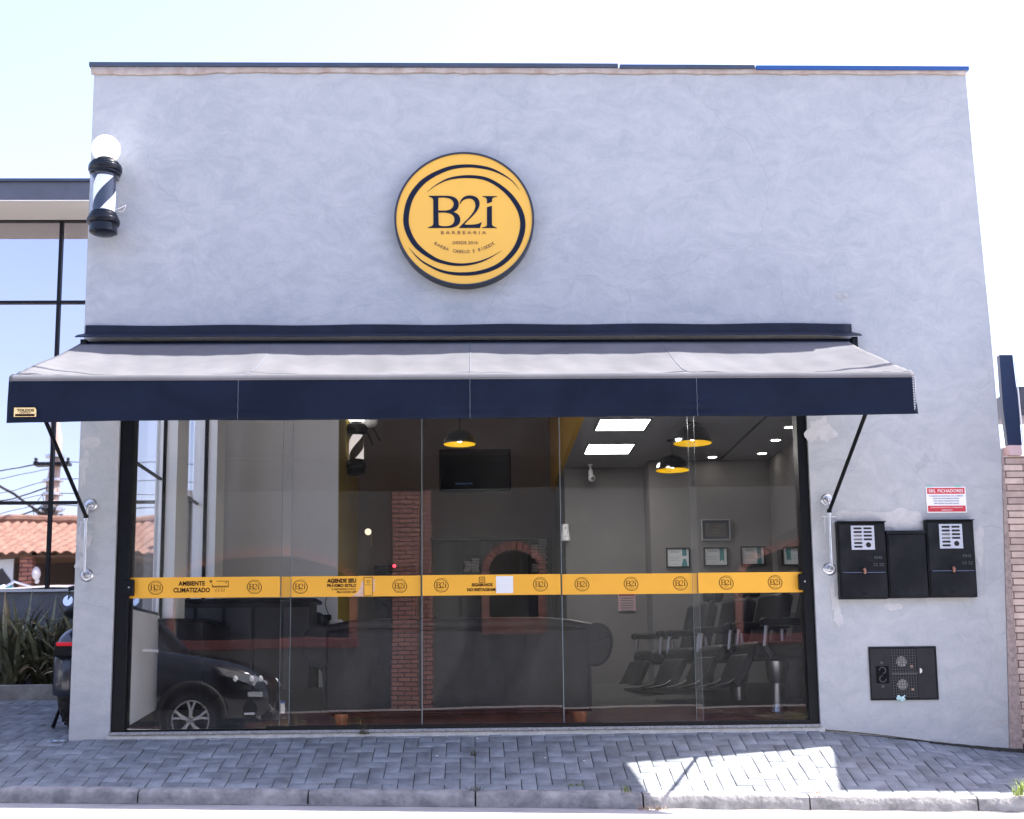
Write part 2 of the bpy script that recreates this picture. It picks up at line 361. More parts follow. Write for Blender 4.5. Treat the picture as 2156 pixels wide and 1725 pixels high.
# kerb stones (one run, open joints)
m = MB(); seams = [-9.0, -7.2, -5.9, -4.69, -3.46, -2.43, -1.21, -0.02 + 0.02, 1.22, 2.44, 3.68, 4.95, 6.2]
for a, b in zip(seams[:-1], seams[1:]):
    n = 10; prof = []
    a2, b2 = a + 0.006, b - 0.006
    for i in range(n + 1):
        x = a2 + (b2 - a2) * i / n; zt = zkerb(x); zb = zgut(x) - 0.05
        wv = 0.004 * math.sin(x * 9) + random.uniform(-0.002, 0.002)
        e = 0.012 if i in (0, n) else 0
        prof.append([(x, -1.196, zt - 0.06), (x, -1.199, zt + 0.003 - e), (x, -1.240, zt + 0.004 - e + wv * 0.4), (x, -1.292, zt - 0.002 - e), (x, -1.314 + wv, zt - 0.012 - e), (x, -1.325 + wv, zt - 0.030), (x, -1.331 + wv, zt - 0.085), (x, -1.334, zb)])
    K = 8; vs = [q for r in prof for q in r]
    fs = [(i * K + k, (i + 1) * K + k, (i + 1) * K + k + 1, i * K + k + 1) for i in range(n) for k in range(K - 1)]
    fs += [tuple(range(K)), tuple(n * K + k for k in range(K))[::-1]]
    m.add(vs, fs)
obj('kerb', m, CURB, kind='structure')
m = MB().grid(lambda u, v: (-9 + 15.5 * u, -1.25 + 0.06 * v, zkerb(-9 + 15.5 * u) - 0.03), 20, 1)
obj('kerb_bedding', m, JOINT, kind='structure')
# road and far ground
def zroad(x, y):
    xx = max(-9, min(7, x)); return zgut(xx) + 0.036 * max(0, -y - 1.34)
m = MB().grid(lambda u, v: (-9 + 15 * u, -1.30 - 8.9 * v, zroad(-9 + 15 * u, -1.30 - 8.9 * v)), 40, 40)
m.grid(lambda u, v: (-60 + 51 * u, -1.30 - 8.9 * v, zroad(-9, -1.30 - 8.9 * v)), 10, 20)
m.grid(lambda u, v: (6 + 54 * u, -1.30 - 8.9 * v, zroad(6, -1.30 - 8.9 * v)), 10, 20)
obj('road', m, ROAD, kind='structure')
GUT = mat('gutter_dirt', (0.13, 0.12, 0.11), 0.95, col2=(0.28, 0.26, 0.24), vscale=9, bump=0.8, bscale=40)
m = MB().grid(lambda u, v: (-9 + 15 * u, -1.325 - (0.018 + 0.006 * math.sin(u * 60) + 0.008 * math.sin(u * 173)) * v, zroad(-9 + 15 * u, -1.34) + 0.012 - 0.009 * v), 220, 2)
obj('gutter', m, GUT, kind='structure')
m = MB().grid(lambda u, v: (-600 + 1200 * u, -600 + 1200 * v, -0.62), 4, 4)
obj('ground', m, mat('far_ground', (0.22, 0.2, 0.17), 0.95, var=0.2, vscale=0.3), kind='structure')
m = MB().box(-60, 60, -12.2, -10.2, -0.6, -0.06)
obj('opposite_pavement', m, mat('opposite_concrete', (0.30, 0.29, 0.28), 0.9, var=0.15, vscale=3), kind='structure', bevel=0.02)
# ================================================================ BARBERSHOP BUILDING
XL, XR, ZT = -3.335, 4.47, 5.885
OX0, OX1, OZ0, OZ1 = -3.005, 2.887, 0.10, 3.12
shop = thing('barbershop_building', 'grey trowelled cement shop building with the big glass front and flat parapet', 'building', (0.5, 0.15, 0))
m = MB()
# front wall as one ring of quads with the opening cut out, right edge slightly slanted like the photo
def fw(x, z, y): return (x, y, z)
outer = [(XL, -0.05), (OX0, -0.05), (OX1, -0.05), (2.95, -0.05), (3.6, -0.1), (XR, -0.5), (XR, OZ1), (XR, ZT), (OX1, ZT), (OX0, ZT), (XL, ZT), (XL, OZ1)]
def wallbox(x0, x1, z0, z1, y0=0.0, y1=0.28):
    m.box(x0, x1, y0, y1, z0, z1)
REDGE = [(P(u, v, 0).x, P(u, v, 0).z) for u, v in ((2126, 1600), (2124, 1500), (2119, 1300), (2114, 1120), (2109, 960), (2103, 900), (2094, 790), (2085, 690), (2066, 500), (2047, 310))]
loops = [[(XL, -0.5), (OX0, -0.5), (OX0, OZ1), (OX1, OZ1), (OX1, -0.5), (REDGE[0][0] + .01, -0.5)] + REDGE + [(XR, ZT), (XL, ZT)]]
m.fill(loops, (0, 0.11, 0), th=0.22)
obj('facade_wall', m, CEM, shop, bevel=0.006, sharp=30)
# coping: dark strip with thin red-brown raw edge below
m = MB()
for a, b in ((XL - 0.035, 1.32), (1.335, 2.55), (2.56, XR + 0.02)):
    dz = 0.0 if a < 1 else (-0.010 if a < 2 else -0.016)
    m = MB().box(a, b, -0.045, 0.26, ZT + 0.018 + dz, ZT + 0.058 + dz); obj('coping', m, COPING if a < 2 else mat('blue_coping', (0.01, 0.07, 0.26), .5), shop, bevel=0.004)
m = MB()
n = 90; vs = []
for i in range(n + 1):
    x = XL - 0.02 + (XR - XL + 0.02) * i / n; d = 0.016 + 0.014 * abs(math.sin(i * 1.7) * math.sin(i * 0.37)) + (0.02 if i < 12 else 0)
    vs += [(x, -0.034, ZT + 0.015), (x, -0.016, ZT - d), (x, 0.001, ZT - d - 0.006)]
m.add(vs, [(i * 3 + k, i * 3 + k + 1, (i + 1) * 3 + k + 1, (i + 1) * 3 + k) for i in range(n) for k in (0, 1)])
m.box(XL - 0.005, XR - 0.002, 0.002, 0.215, ZT + 0.002, ZT + 0.005)
obj('coping_mortar', m, RAWCEM, shop, solid=0.004)
# granite threshold + pale cement strip below
m = MB().box(OX0 + 0.002, OX1 - 0.002, -0.035, 0.26, 0.078, 0.104)
obj('threshold', m, mat('grey_granite', (0.26, 0.26, 0.27), 0.6, var=0.45, vscale=90, detail=3), shop, bevel=0.004)
m = MB().box(OX0 - 0.02, OX1 + 0.03, -0.018, 0.2, -0.02, 0.0775)
obj('threshold_base', m, mat('pale_cement', (0.46, 0.46, 0.45), 0.9, var=0.15, vscale=12, bump=0.4), shop, bevel=0.004)
# side, rear walls and roof
m = MB()
m.box(XR - 0.22, XR - 0.002, 0.222, 8.2, -0.5, 5.2)
obj('right_wall', m, CEM, shop)
obj('rear_wall', MB().box(XL + 0.2, XR - 0.222, 8.0, 8.2, -0.5, 5.2), CEM, shop)
m = MB().box(-3.30, -3.12, 4.6, 8.0, -0.5, 5.2).box(-3.335, -3.02, 0.222, 0.42, -0.5, 5.2).box(-3.30, -3.12, 0.42, 4.6, 4.3, 5.2)
obj('left_wall', m, CEM, shop)
m = MB().box(-3.3, XR - 0.222, 0.222, 8.0, 5.05, 5.18)
obj('roof', m, mat('roof_slab', (0.35, 0.34, 0.33), 0.9, var=0.1), shop)
# filler patches on the wall (irregular flat blobs, 3 mm proud)
def blob(cx, cz, rx, rz, n=26, seed=1, rough=0.25):
    r = random.Random(seed); ph = [r.uniform(0, 6.28) for _ in range(5)]
    L = []
    for i in range(n):
        a = 2 * math.pi * i / n
        k = 1 + rough * (0.5 * math.sin(2 * a + ph[0]) + 0.4 * math.sin(3 * a + ph[1]) + 0.35 * math.sin(5 * a + ph[2]) + 0.25 * math.sin(9 * a + ph[3]))
        L.append((cx + rx * k * math.cos(a), cz + rz * k * math.sin(a)))
    return L
m = MB()
for (cx, cz, rx, rz, sd, ro) in [(-3.245, 2.53, .085, .05, 1, .1), (-3.31, 2.32, .035, .14, 2, .5), (-3.3, 1.67, .05, .1, 8, .5), (-3.325, 1.5, .03, .05, 18, .5),
    (3.0, 2.60, .10, .12, 3, .5), (3.27, 1.85, .17, .055, 4, .3), (3.68, 1.80, .2, .10, 5, .3), (3.45, 1.82, .15, .07, 15, .3), (3.56, 1.82, .1, .07, 25, .3),
    (4.31, 1.60, .06, .13, 6, .4), (3.55, 1.075, .075, .035, 7, .2), (3.05, 1.14, .03, .12, 9, .5), (3.075, 1.0, .04, .09, 10, .3)]:
    if cx - rx < XL: cx = XL + rx * 1.25
    m = MB().fill([blob(cx, cz, rx, rz, 40, sd, ro)], (0, -0.0010 - sd * .00008, 0), th=0.003)
    setpart(obj('filler_patch', m, PATCH, shop), 'pale unpainted filler patch')
m = MB()
for (u, v, r) in ((1765, 623, .016), (1782, 623, .016), (1774, 632, .013)):
    q = P(u, v, 0); m = MB().fill([blob(q.x, q.z, r * 1.6, r * 1.6, 14, int(u), .25), ], (0, -0.0014, 0), th=0.003); obj('drill_mark', m, mat('old_mortar', (0.40, 0.39, 0.38), 0.9, var=0.15, vscale=40), shop)
q = P(2110, 1520, 0); m = MB().fill([blob(q.x, q.z, .05, .014, 14, 5, .6)], (0, -0.001, 0), th=0.003); obj('chip', m, mat('old_mortar', (0.40, 0.39, 0.38), 0.9, var=0.15, vscale=40), shop)
m = MB().fill([blob(P(255, 440, 0).x, P(255, 440, 0).z, .05, .035, 20, 77, .3)], (0, -0.001, 0), th=0.002)
obj('cable_hole_mark', m, mat('old_mortar', (0.40, 0.39, 0.38), 0.9), shop)
# mossy crack where wall meets pavement on the right
m = MB()
for i in range(60):
    x = 2.92 + 1.55 * i / 60; 
    m.add([(x, -0.012 - random.uniform(0, .012), zfac(x) + 0.004), (x + 0.03, -0.012 - random.uniform(0, .012), zfac(x + .03) + 0.004), (x + 0.03, 0.0, zfac(x + .03) + 0.012), (x, 0.0, zfac(x) + 0.012)], [(0, 1, 2, 3)])
obj('base_crack', m, mat('mossy_dirt', (0.07, 0.065, 0.045), 0.95, var=0.5, vscale=20), shop)
# ================================================================ GLAZED FRONT
front = thing('glass_storefront', 'frameless glass sliding shopfront in a black frame with a yellow safety band', 'shop window', (-0.06, 0.1, 0.104))
m = MB()
m.box(OX0 + 0.002, OX0 + 0.115, 0.03, 0.19, 0.106, OZ1)
m.box(OX1 - 0.085, OX1 - 0.002, 0.03, 0.19, 0.106, OZ1)
m.box(OX0 + 0.117, OX1 - 0.087, 0.03, 0.19, OZ1 - 0.09, OZ1)
setpart(obj('frame', m, BLACKM, front, bevel=0.004), 'black aluminium jambs of the shopfront')
m = MB().box(-1.72, OX1 - 0.087, -0.012, 0.15, 0.106, 0.136)
m.box(OX0 + 0.117, -1.722, 0.04, 0.15, 0.106, 0.118)
obj('bottom_rail', m, BLACKM, front, bevel=0.003)
PX = {258: -2.93, 592: -1.63, 615: -1.538, 886: -0.446, 1179: 0.741, 1465: 1.861, 1480: 1.921, 1705: 2.855}
panes = [(-2.885, -1.545, 0.075), (-1.63, -0.448, 0.098), (-0.440, 0.739, 0.075), (0.747, 1.921, 0.098), (1.861, 2.80, 0.075)]
bands = [(-2.925, -1.636, .02), (-1.628, -0.452, .0), (-0.436, 0.735, .0), (0.751, 1.905, .0), (1.909, 2.85, 0.02)]
EDGE = mat('glass_edge', (0.16, 0.20, 0.22), 0.2, spec=0.8)
BZ0, BZ1 = 1.208, 1.382
# --- lettering helpers
def catmull(pts, k=6):
    out = []
    n = len(pts)
    for i in range(n - 1):
        p0, p1, p2, p3 = pts[max(i - 1, 0)], pts[i], pts[i + 1], pts[min(i + 2, n - 1)]
        for s in range(k):
            t = s / k
            out.append(tuple(0.5 * ((2 * b) + (-a + c) * t + (2 * a - 5 * b + 4 * c - d) * t * t + (-a + 3 * b - 3 * c + d) * t ** 3) for a, b, c, d in zip(p0, p1, p2, p3)))
    out.append(tuple(pts[-1])); return out
def ribbon(ctrl):
    c = catmull(ctrl, 8); L, Rr = [], []
    for i, (x, y, t) in enumerate(c):
        a = c[max(i - 1, 0)]; b = c[min(i + 1, len(c) - 1)]
        dx, dy = b[0] - a[0], b[1] - a[1]; l = math.hypot(dx, dy) or 1
        t = max(t, 0.6) / 2
        L.append((x - dy / l * t, y + dx / l * t)); Rr.append((x + dy / l * t, y - dx / l * t))
    return L + Rr[::-1]
def bez(p0, p1, p2, n=8): return [((1 - t) ** 2 * p0[0] + 2 * t * (1 - t) * p1[0] + t * t * p2[0], (1 - t) ** 2 * p0[1] + 2 * t * (1 - t) * p1[1] + t * t * p2[1]) for t in [i / n for i in range(n)]]
RING_A = [(1562, 550, 0), (1480, 440, 8), (1350, 350, 20), (1200, 290, 32), (985, 265, 36), (760, 300, 44), (520, 430, 54), (370, 620, 58), (315, 840, 60), (335, 1010, 58), (430, 1180, 54), (600, 1315, 42), (760, 1375, 34), (920, 1392, 28), (1080, 1370, 22), (1220, 1315, 12), (1355, 1235, 0)]
RING_B = [(545, 562, 0), (650, 480, 10), (800, 410, 24), (1010, 388, 34), (1215, 424, 38), (1410, 558, 46), (1540, 735, 54), (1588, 900, 58), (1568, 1070, 58), (1485, 1245, 54), (1325, 1398, 48), (1120, 1478, 42), (900, 1497, 36), (700, 1465, 28), (520, 1375, 18), (420, 1290, 10), (345, 1195, 0)]
B_OUT = [(557, 608), (760, 608)] + bez((760, 608), (886, 612), (890, 705), 10) + bez((890, 705), (888, 775), (828, 792), 8) + bez((828, 792), (905, 815), (906, 885), 10) + bez((906, 885), (900, 972), (770, 976), 10) + [(770, 976), (555, 976), (555, 966)] + bez((555, 966), (610, 960), (611, 925), 6) + [(611, 925), (611, 660)] + bez((611, 660), (608, 625), (557, 618), 6)
B_H1 = [(666, 630), (720, 628)] + bez((720, 628), (834, 632), (834, 705), 10) + bez((834, 705), (826, 780), (720, 778), 10) + [(666, 778)]
B_H2 = [(666, 800), (730, 800)] + bez((730, 800), (842, 806), (842, 880), 10) + bez((842, 880), (838, 958), (740, 956), 10) + bez((740, 956), (668, 958), (666, 930), 5)
TWO = bez((900, 705), (915, 605), (1015, 604), 10) + bez((1015, 604), (1118, 612), (1119, 700), 10) + bez((1119, 700), (1118, 760), (1035, 845), 8) + [(955, 928)] + bez((958, 938), (1100, 945), (1138, 908), 8) + [(1141, 909), (1119, 976), (888, 976)] + bez((960, 900), (1075, 790), (1072, 715), 10) + bez((1072, 715), (1068, 640), (1000, 640), 8) + bez((1000, 640), (925, 645), (908, 707), 8)
I_TOP = [(1145, 612), (1308, 612), (1308, 620)] + bez((1308, 620), (1256, 622), (1254, 655), 5) + [(1254, 678), (1199, 697), (1199, 655)] + bez((1199, 655), (1197, 622), (1145, 620), 5)
I_BOT = [(1199, 740), (1252, 722), (1252, 935)] + bez((1252, 935), (1256, 964), (1308, 970), 5) + [(1308, 977), (1145, 977), (1145, 970)] + bez((1145, 970), (1197, 964), (1199, 935), 5)
SI_DOT = [(1199, 612), (1252, 612), (1252, 665), (1199, 682)]
SI_BOT = [(1160, 730), (1252, 722), (1252, 935)] + bez((1252, 935), (1256, 964), (1290, 970), 5) + [(1290, 977), (1160, 977), (1160, 970)] + bez((1160, 970), (1197, 964), (1199, 935), 5) + [(1199, 760), (1160, 748)]
def emblem(mb, cx, cz, R, y, th=0.002, full=True, scale_letters=1.0):
    k = R / 758.0
    T = lambda L: [((x - 950) * k, -(yy - 868) * k) for x, yy in L]
    mb.fill([T(ribbon(RING_A))], (cx, y, cz), th); mb.fill([T(ribbon(RING_B))], (cx, y, cz), th)
    S = (lambda L: L) if full else (lambda L: [(950 + (x - 932) * 1.34, 850 + (yy - 792) * 1.34) for x, yy in L])
    mb.fill([T(S(B_OUT)), T(S(B_H1)), T(S(B_H2))], (cx, y, cz), th)
    mb.fill([T(S(TWO))], (cx, y, cz), th)
    if full: mb.fill([T(I_TOP)], (cx, y, cz), th); mb.fill([T(I_BOT)], (cx, y, cz), th)
    else: mb.fill([T(S(SI_DOT))], (cx, y, cz), th); mb.fill([T(S(SI_BOT))], (cx, y, cz), th)
    return mb
def ring_loop(cx, cz, r, n=40, rz=None): return [(cx + r * math.cos(2 * math.pi * i / n), cz + (rz or r) * math.sin(2 * math.pi * i / n)) for i in range(n)]
def X0(u, v=1230): return P(u, v, 0.05).x
logos = {0: (327, 535), 1: (631, 841), 2: (929, 1138), 3: (1226, 1330, 1434), 4: (1530, 1633)}
YAW = [0.15, 0.56, 0.0, 0.05, 0.12]; PIT = [0.35, 0.3, 0.22, 0.25, 0.3]
for i, ((a, b, yy), (ba, bb, lift)) in enumerate(zip(panes, bands)):
    m = MB().add([(a, yy, 0.12), (b, yy, 0.12), (b, yy, OZ1 - 0.05), (a, yy, OZ1 - 0.05)], [(0, 1, 2, 3)])
    g = obj('glass_pane', m, GLASS, front)
    for xx, wd in {0: ((b, .002),), 1: ((a, .0012),), 2: ((a, .0035),), 3: ((a, .0035), (b, .0012)), 4: ((a, .0012),)}[i]:
        obj('glass_edge', MB().box(xx - wd, xx + wd, yy - 0.006, yy - 0.0005, 0.12, OZ1 - 0.06), EDGE, g)
    yb = yy - 0.009 - lift * 0.2
    m = MB().box(ba, bb, yb - 0.0008, yb + 0.0008, BZ0, BZ1)
    band = obj('safety_band', m, YVIN, g)
    yl = yb - 0.0022
    for u in logos[i]:
        m = MB(); x = X0(u); zc = 1.296
        emblem(m, x, zc, 0.0710, yl, 0.0012, full=False)
        m.text('BARBEARIA', (x, yl, zc - 0.022), 0.009, th=0.001)
        m.text('DESDE 2016', (x, yl, zc - 0.034), 0.007, th=0.001)
        obj('round_logo', m, BROWNINK, g)
    m = MB()
    if i == 0:
        m.text('AMBIENTE', (X0(403), yl, 1.311), 0.052, width=0.222, bold=0.0016)
        m.text('CLIMATIZADO', (X0(403), yl, 1.255), 0.052, width=0.305, bold=0.0016)
        x = X0(443); zz = 1.345
        for k in range(3):
            a_ = k * math.pi / 3; m.tube([(x - .016 * math.cos(a_), yl, zz - .016 * math.sin(a_)), (x + .016 * math.cos(a_), yl, zz + .016 * math.sin(a_))], 0.0018, 5)
        for (x0, z0, x1, z1) in ((455, 1.346, 480, 1.346), (480, 1.346, 480, 1.296), (446, 1.296, 480, 1.296), (446, 1.296, 446, 1.325), (447, 1.304, 479, 1.304)):
            m.tube([(X0(x0), yl, z0), (X0(x1), yl, z1)], 0.0024, 5)
        m.lathe([(0.005, -0.001), (0.005, 0.001)], (X0(475), yl, 1.333), 10, 'Y')
        for u in (454, 460, 466, 471):
            m.tube([(X0(u), yl, 1.285), (X0(u) + .005, yl, 1.276), (X0(u) - .003, yl, 1.266), (X0(u) + .003, yl, 1.254)], 0.002, 5)
        obj('lettering', m, BROWNINK, g)
    if i == 1:
        xr = X0(749)
        m.text('AGENDE SEU', (xr, yl, 1.327), 0.046, 'RIGHT', width=0.245, bold=0.0022)
        m.text('PRÓXIMO ESTILO', (xr, yl, 1.290), 0.036, 'RIGHT', width=0.245, bold=0.0012)
        m.text('É MAIS RÁPIDO E FÁCIL', (xr, yl, 1.262), 0.026, 'RIGHT', width=0.205)
        m.text('PELO NOSSO APP', (xr, yl, 1.237), 0.026, 'RIGHT', width=0.162, bold=0.0004)
        obj('lettering', m, BROWNINK, g)
        xp = X0(774.5)
        m = MB().fill([[(xp - .037, 1.214), (xp + .037, 1.214), (xp + .040, 1.222), (xp + .040, 1.366), (xp + .035, 1.374), (xp - .035, 1.374), (xp - .04, 1.366), (xp - .04, 1.222)]], (0, yl, 0), 0.001)
        obj('phone_picture', m, mat('phone_print', (0.20, 0.10, 0.03), 0.5), g)
        m = MB().fill([[(xp - .033, 1.220), (xp + .033, 1.220), (xp + .033, 1.366), (xp - .033, 1.366)]], (0, yl - .001, 0), 0.001)
        obj('phone_screen_picture', m, YVIN, g)
        m = MB().fill([[(xp - .14, 1.210), (xp - .042, 1.210), (xp - .042, 1.330), (xp - .055, 1.345), (xp - .062, 1.3), (xp - .085, 1.245), (xp - .12, 1.222)]], (0, yl, 0), 0.001)
        for k, zz in enumerate((1.345, 1.317, 1.290, 1.262)):
            m.fill([ring_loop(xp + .047, zz, .010, 12, .011)], (0, yl, 0), 0.001)
        obj('hand_print', m, mat('skin_print', (0.62, 0.42, 0.33), 0.5, var=0.15, vscale=20), g)
        m = MB(); emblem(m, xp, 1.335, 0.019, yl - .002, 0.0008, full=False); m.text('AGENDE AQUI', (xp, yl - .002, 1.303), 0.010, width=.05, th=.0008); obj('small_logo', m, BROWNINK, g)
    if i == 2:
        m.text('SIGAM-NOS', (X0(1015), yl, 1.284), 0.036, width=0.178, bold=0.0014)
        m.text('NO INSTAGRAM:', (X0(1014), yl, 1.243), 0.036, width=0.245, bold=0.0014)
        x, zz = X0(1015), 1.338; m2 = MB()
        def rr(c, d, h, r, n=5):
            L = []
            for (sx, sz, a0) in ((1, 1, 0), (-1, 1, 90), (-1, -1, 180), (1, -1, 270)):
                for k in range(n + 1):
                    a_ = rad(a0 + 90 * k / n); L.append((c + sx * (h - r) + r * math.cos(a_), d + sz * (h - r) + r * math.sin(a_)))
            return L
        m2.fill([rr(x, zz, .026, .009), rr(x, zz, .021, .006)], (0, yl, 0), 0.001)
        m2.fill([ring_loop(x, zz, .0125, 20), ring_loop(x, zz, .008, 20)], (0, yl, 0), 0.001)
        m2.fill([ring_loop(x + .0135, zz + .0135, .003, 8)], (0, yl, 0), 0.001)
        obj('app_icon', m2, BROWNINK, g); obj('lettering', m, BROWNINK, g)
        x = X0(1062.5)
        m = MB().fill([rr(x, 1.296, .0725, .008)], (0, yl, 0), 0.001)
        setpart(obj('square_card', m, mat('card_white', (0.72, 0.74, 0.78), 0.5), g), 'plain white square on the yellow band')
    # lean and turn each pane a fraction of a degree
    g.location = ((a + b) / 2 - front.location.x, yy - front.location.y, 0.12 - front.location.z)
    off = Vector(g.location)
    for o2 in [g] + list(g.children):
        for vtx in o2.data.vertices: vtx.co -= off
    g.rotation_euler = (rad(-PIT[i]), 0, rad(YAW[i]))
for (xc, nm) in ((-2.893, 0), (2.805, 1)):
    m = MB().box(xc - 0.045, xc + 0.045, 0.015, 0.06, 1.225, 1.362)
    lk = obj('lock_plate', m, BLACKM, front, bevel=0.008)
    m = MB().lathe([(0.001, -.002), (0.007, -.002), (0.007, .003), (.001, .004)], (xc + 0.005, 0.014, 1.296), 14, 'Y')
    obj('keyhole', m, GALV, lk)
m = MB().tube([(2.795, 0.02, 0.5), (2.795, 0.02, 0.52)], 0.004, 6)
# ================================================================ ROUND SIGN
SC = Vector((-0.062, -0.1, 4.473)); SR = 0.603
sign = thing('round_sign', 'big round yellow sign with navy rings and large letters on the upper wall', 'sign', (SC.x, 0, SC.z))
m = MB().lathe([(0.001, 0.0), (SR + 0.003, 0.0), (SR + 0.006, -0.003), (SR + 0.006, -0.104), (SR + 0.003, -0.108), (SR - 0.012, -0.108), (SR - 0.012, -0.098)], (SC.x, 0, SC.z), 96, 'Y', cap=False)
m.lathe([(0.001, -0.001), (SR - .02, -0.001)], (SC.x, 0, SC.z), 96, 'Y', cap=False)
obj('rim', m, mat('black_rim', (0.016, 0.020, 0.032), 0.4), sign)
m = MB().lathe([(0.0005, -0.1), (SR - 0.012, -0.1)], (SC.x, 0, SC.z), 96, 'Y', cap=False)
obj('face', m, YEL, sign)
m = MB(); emblem(m, SC.x, SC.z, SR, -0.1025, 0.003, full=True)
obj('emblem', m, INK, sign)
m = MB(); k = SR / 758.0
def SX(x, y): return (SC.x + (x - 950) * k, -0.103, SC.z - (y - 868) * k)
m.text('BARBEARIA', SX(938, 1047), 0.042, width=(1183 - 692) * k, spacing=1.6, th=0.002)
m.text('·DESDE 2016·', SX(957, 1160), 0.038, width=(1105 - 810) * k, th=0.002)
for word, x0, x1, zc in (('BARBA', 612, 775, 0), ('CABELO E BIGODE', 820, 1285, 0)):
    # letters laid on a shallow upward-curving arc
    R_ = 760 * k; cx_, cy_ = 950, 1262 - 760
    n = len(word)
    for q, ch in enumerate(word):
        if ch == ' ': continue
        xx = x0 + (x1 - x0) * (q + 0.5) / n; dx = (xx - cx_) * k
        a_ = math.asin(dx / (500 * k)) * 0.92 if abs(dx) < 500 * k else 0
        yy_ = 1262 - (500 - math.sqrt(500 ** 2 - (xx - cx_) ** 2)) * 0.82
        b_ = MB().text(ch, (0, 0, 0), 0.040, th=0.002)
        o_ = SX(xx, yy_)
        ca, sa = math.cos(a_ * .8), math.sin(a_ * .8)
        m.add([(o_[0] + x * ca - z * sa, o_[1] + y, o_[2] + x * sa + z * ca) for x, y, z in b_.v], b_.f)
obj('lettering', m, mat('brown_letter', (0.16, 0.07, 0.03), 0.5), sign)
# ================================================================ BARBER POLE (outside)
STRIPE_W = mat('stripe_white', (0.86, 0.86, 0.86), 0.35)
STRIPE_D = mat('stripe_dark', (0.012, 0.018, 0.035), 0.4, spec=0.1)
POLEB = mat('pole_black', (0.005, 0.007, 0.013), 0.3, spec=0.2, coat=0.12)
GLOBE = mat('lit_globe', (0.9, 0.9, 0.9), 0.3, emit=(1.0, 0.98, 0.95), es=0.55)
CLEAR = glass_mat('clear_tube', tint=(0.95, 0.96, 0.98), f0=0.06)
def make_pole(cx, cy, z0, s, label, dark, white=None):
    t = thing('barber_pole', label, 'barber pole', (cx, cy, z0), 'barber poles')
    def L(prof, n=36): return MB().lathe([(max(r * s, 1e-4), h * s) for r, h in prof], (cx, cy, z0), n)
    obj('bottom_cap', L([(0.001, -.018), (.06, -.012), (.088, 0), (.094, .006), (.094, .062), (.108, .066), (.113, .074), (.113, .098), (.107, .103), (.107, .112), (.100, .116), (.100, .128), (.093, .132), (.09, .148), (.001, .149)]), POLEB, t)
    obj('top_cap', L([(.001, .419), (.09, .42), (.096, .43), (.107, .436), (.107, .448), (.113, .452), (.117, .462), (.117, .486), (.111, .492), (.111, .502), (.100, .508), (.096, .522), (.075, .532), (.062, .538), (.06, .552), (.001, .553)]), POLEB, t)
    tube = obj('glass_tube', MB().lathe([(.094 * s, .147 * s), (.094 * s, .421 * s)], (cx, cy, z0), 36, cap=False), CLEAR, t)
    core = obj('striped_core', MB().lathe([(.075 * s, .148 * s), (.075 * s, .42 * s)], (cx, cy, z0), 36, cap=False), dark, t)
    m = MB()
    for ph in (0.0, math.pi):     # two helical white bands
        n = 40; vs = []
        for i in range(n + 1):
            for j in range(9):
                z = .158 + (.41 - .158) * i / n
                a = ph + 2.2 + (z - .15) / .30 * math.pi * 1.05 + (j / 8 - .5) * 1.55
                vs.append((cx + .0765 * s * math.cos(a), cy + .0765 * s * math.sin(a), z0 + z * s))
        m.add(vs, [(i * 9 + j, i * 9 + j + 1, (i + 1) * 9 + j + 1, (i + 1) * 9 + j) for i in range(n) for j in range(8)])
    obj('white_stripe', m, white or STRIPE_W, core)
    obj('globe', MB().sphere((cx, cy, z0 + .625 * s), .098 * s, 32, 20), GLOBE, t)
    return t
pole = make_pole(-3.142, -0.22, 4.30, 1.21, 'black and white barber pole with glowing globe on the outer wall corner', STRIPE_D)
for zz in (4.36, 4.85): obj('wall_bracket', MB().box(-3.20, -3.08, -0.12, 0.0, zz, zz + .05), BLACKM, pole, bevel=0.004)
q = P(263, 437, -0.0); m = MB().tube([(q.x + .012, -0.004, q.z + .02), (q.x - .03, -0.02, q.z - .01), (q.x - .07, -0.05, q.z - .04), (q.x - .12, -0.12, q.z - .075)], 0.005, 8)
m.tube([(q.x + .012, -0.004, q.z + .02), (q.x + .005, -0.02, q.z - .02), (q.x - .01, -0.03, q.z - .05), (q.x - .05, -0.04, q.z - .05)], 0.003, 6)
obj('power_cable', m, WHITEP, pole)
# ================================================================ AWNING
aw = thing('awning', 'wide navy fabric awning with pale sunlit top over the glass shopfront', 'awning', (-0.05, 0, 3.3))
AX0, AX1, AY0, AY1, AZ0, AZ1, AZV = -3.39, 3.295, -0.10, -1.575, 3.365, 2.735, 2.378
seams_a = [-3.39, -1.72, -0.02, 1.66, 3.295]
def canopy(u, v):
    x = AX0 + (AX1 - AX0) * u
    if v < 0.5: x = x * (1 - (0.5 - v) * 0.03)
    s = math.sin(math.pi * v) ** 0.9
    edge = min(1, min(u, 1 - u) / 0.13); edge = math.sin(edge * math.pi / 2)
    sag = 0.080 * s * (0.25 + 0.75 * edge)
    rip = 0.0
    for a_, b_ in zip(seams_a[:-1], seams_a[1:]):
        if a_ <= x <= b_: rip = -0.028 * math.sin(math.pi * (x - a_) / (b_ - a_)) ** .6 * s
    rip += 0.004 * math.sin(x * 7 + v * 9) * s + 0.003 * math.sin(x * 23 - v * 5) * s
    corner = 0
    d = math.hypot((u if u < .5 else 1 - u) * 6.7, (1 - v) * 1.5)
    if d < 0.6: corner = 0.006 * math.sin(d * 40) * (1 - d / .6)
    y = AY0 + (AY1 - AY0) * v; z = AZ0 + (AZ1 - AZ0) * v - sag + rip + corner
    return (x, y, z)
m = MB().grid(canopy, 200, 40)
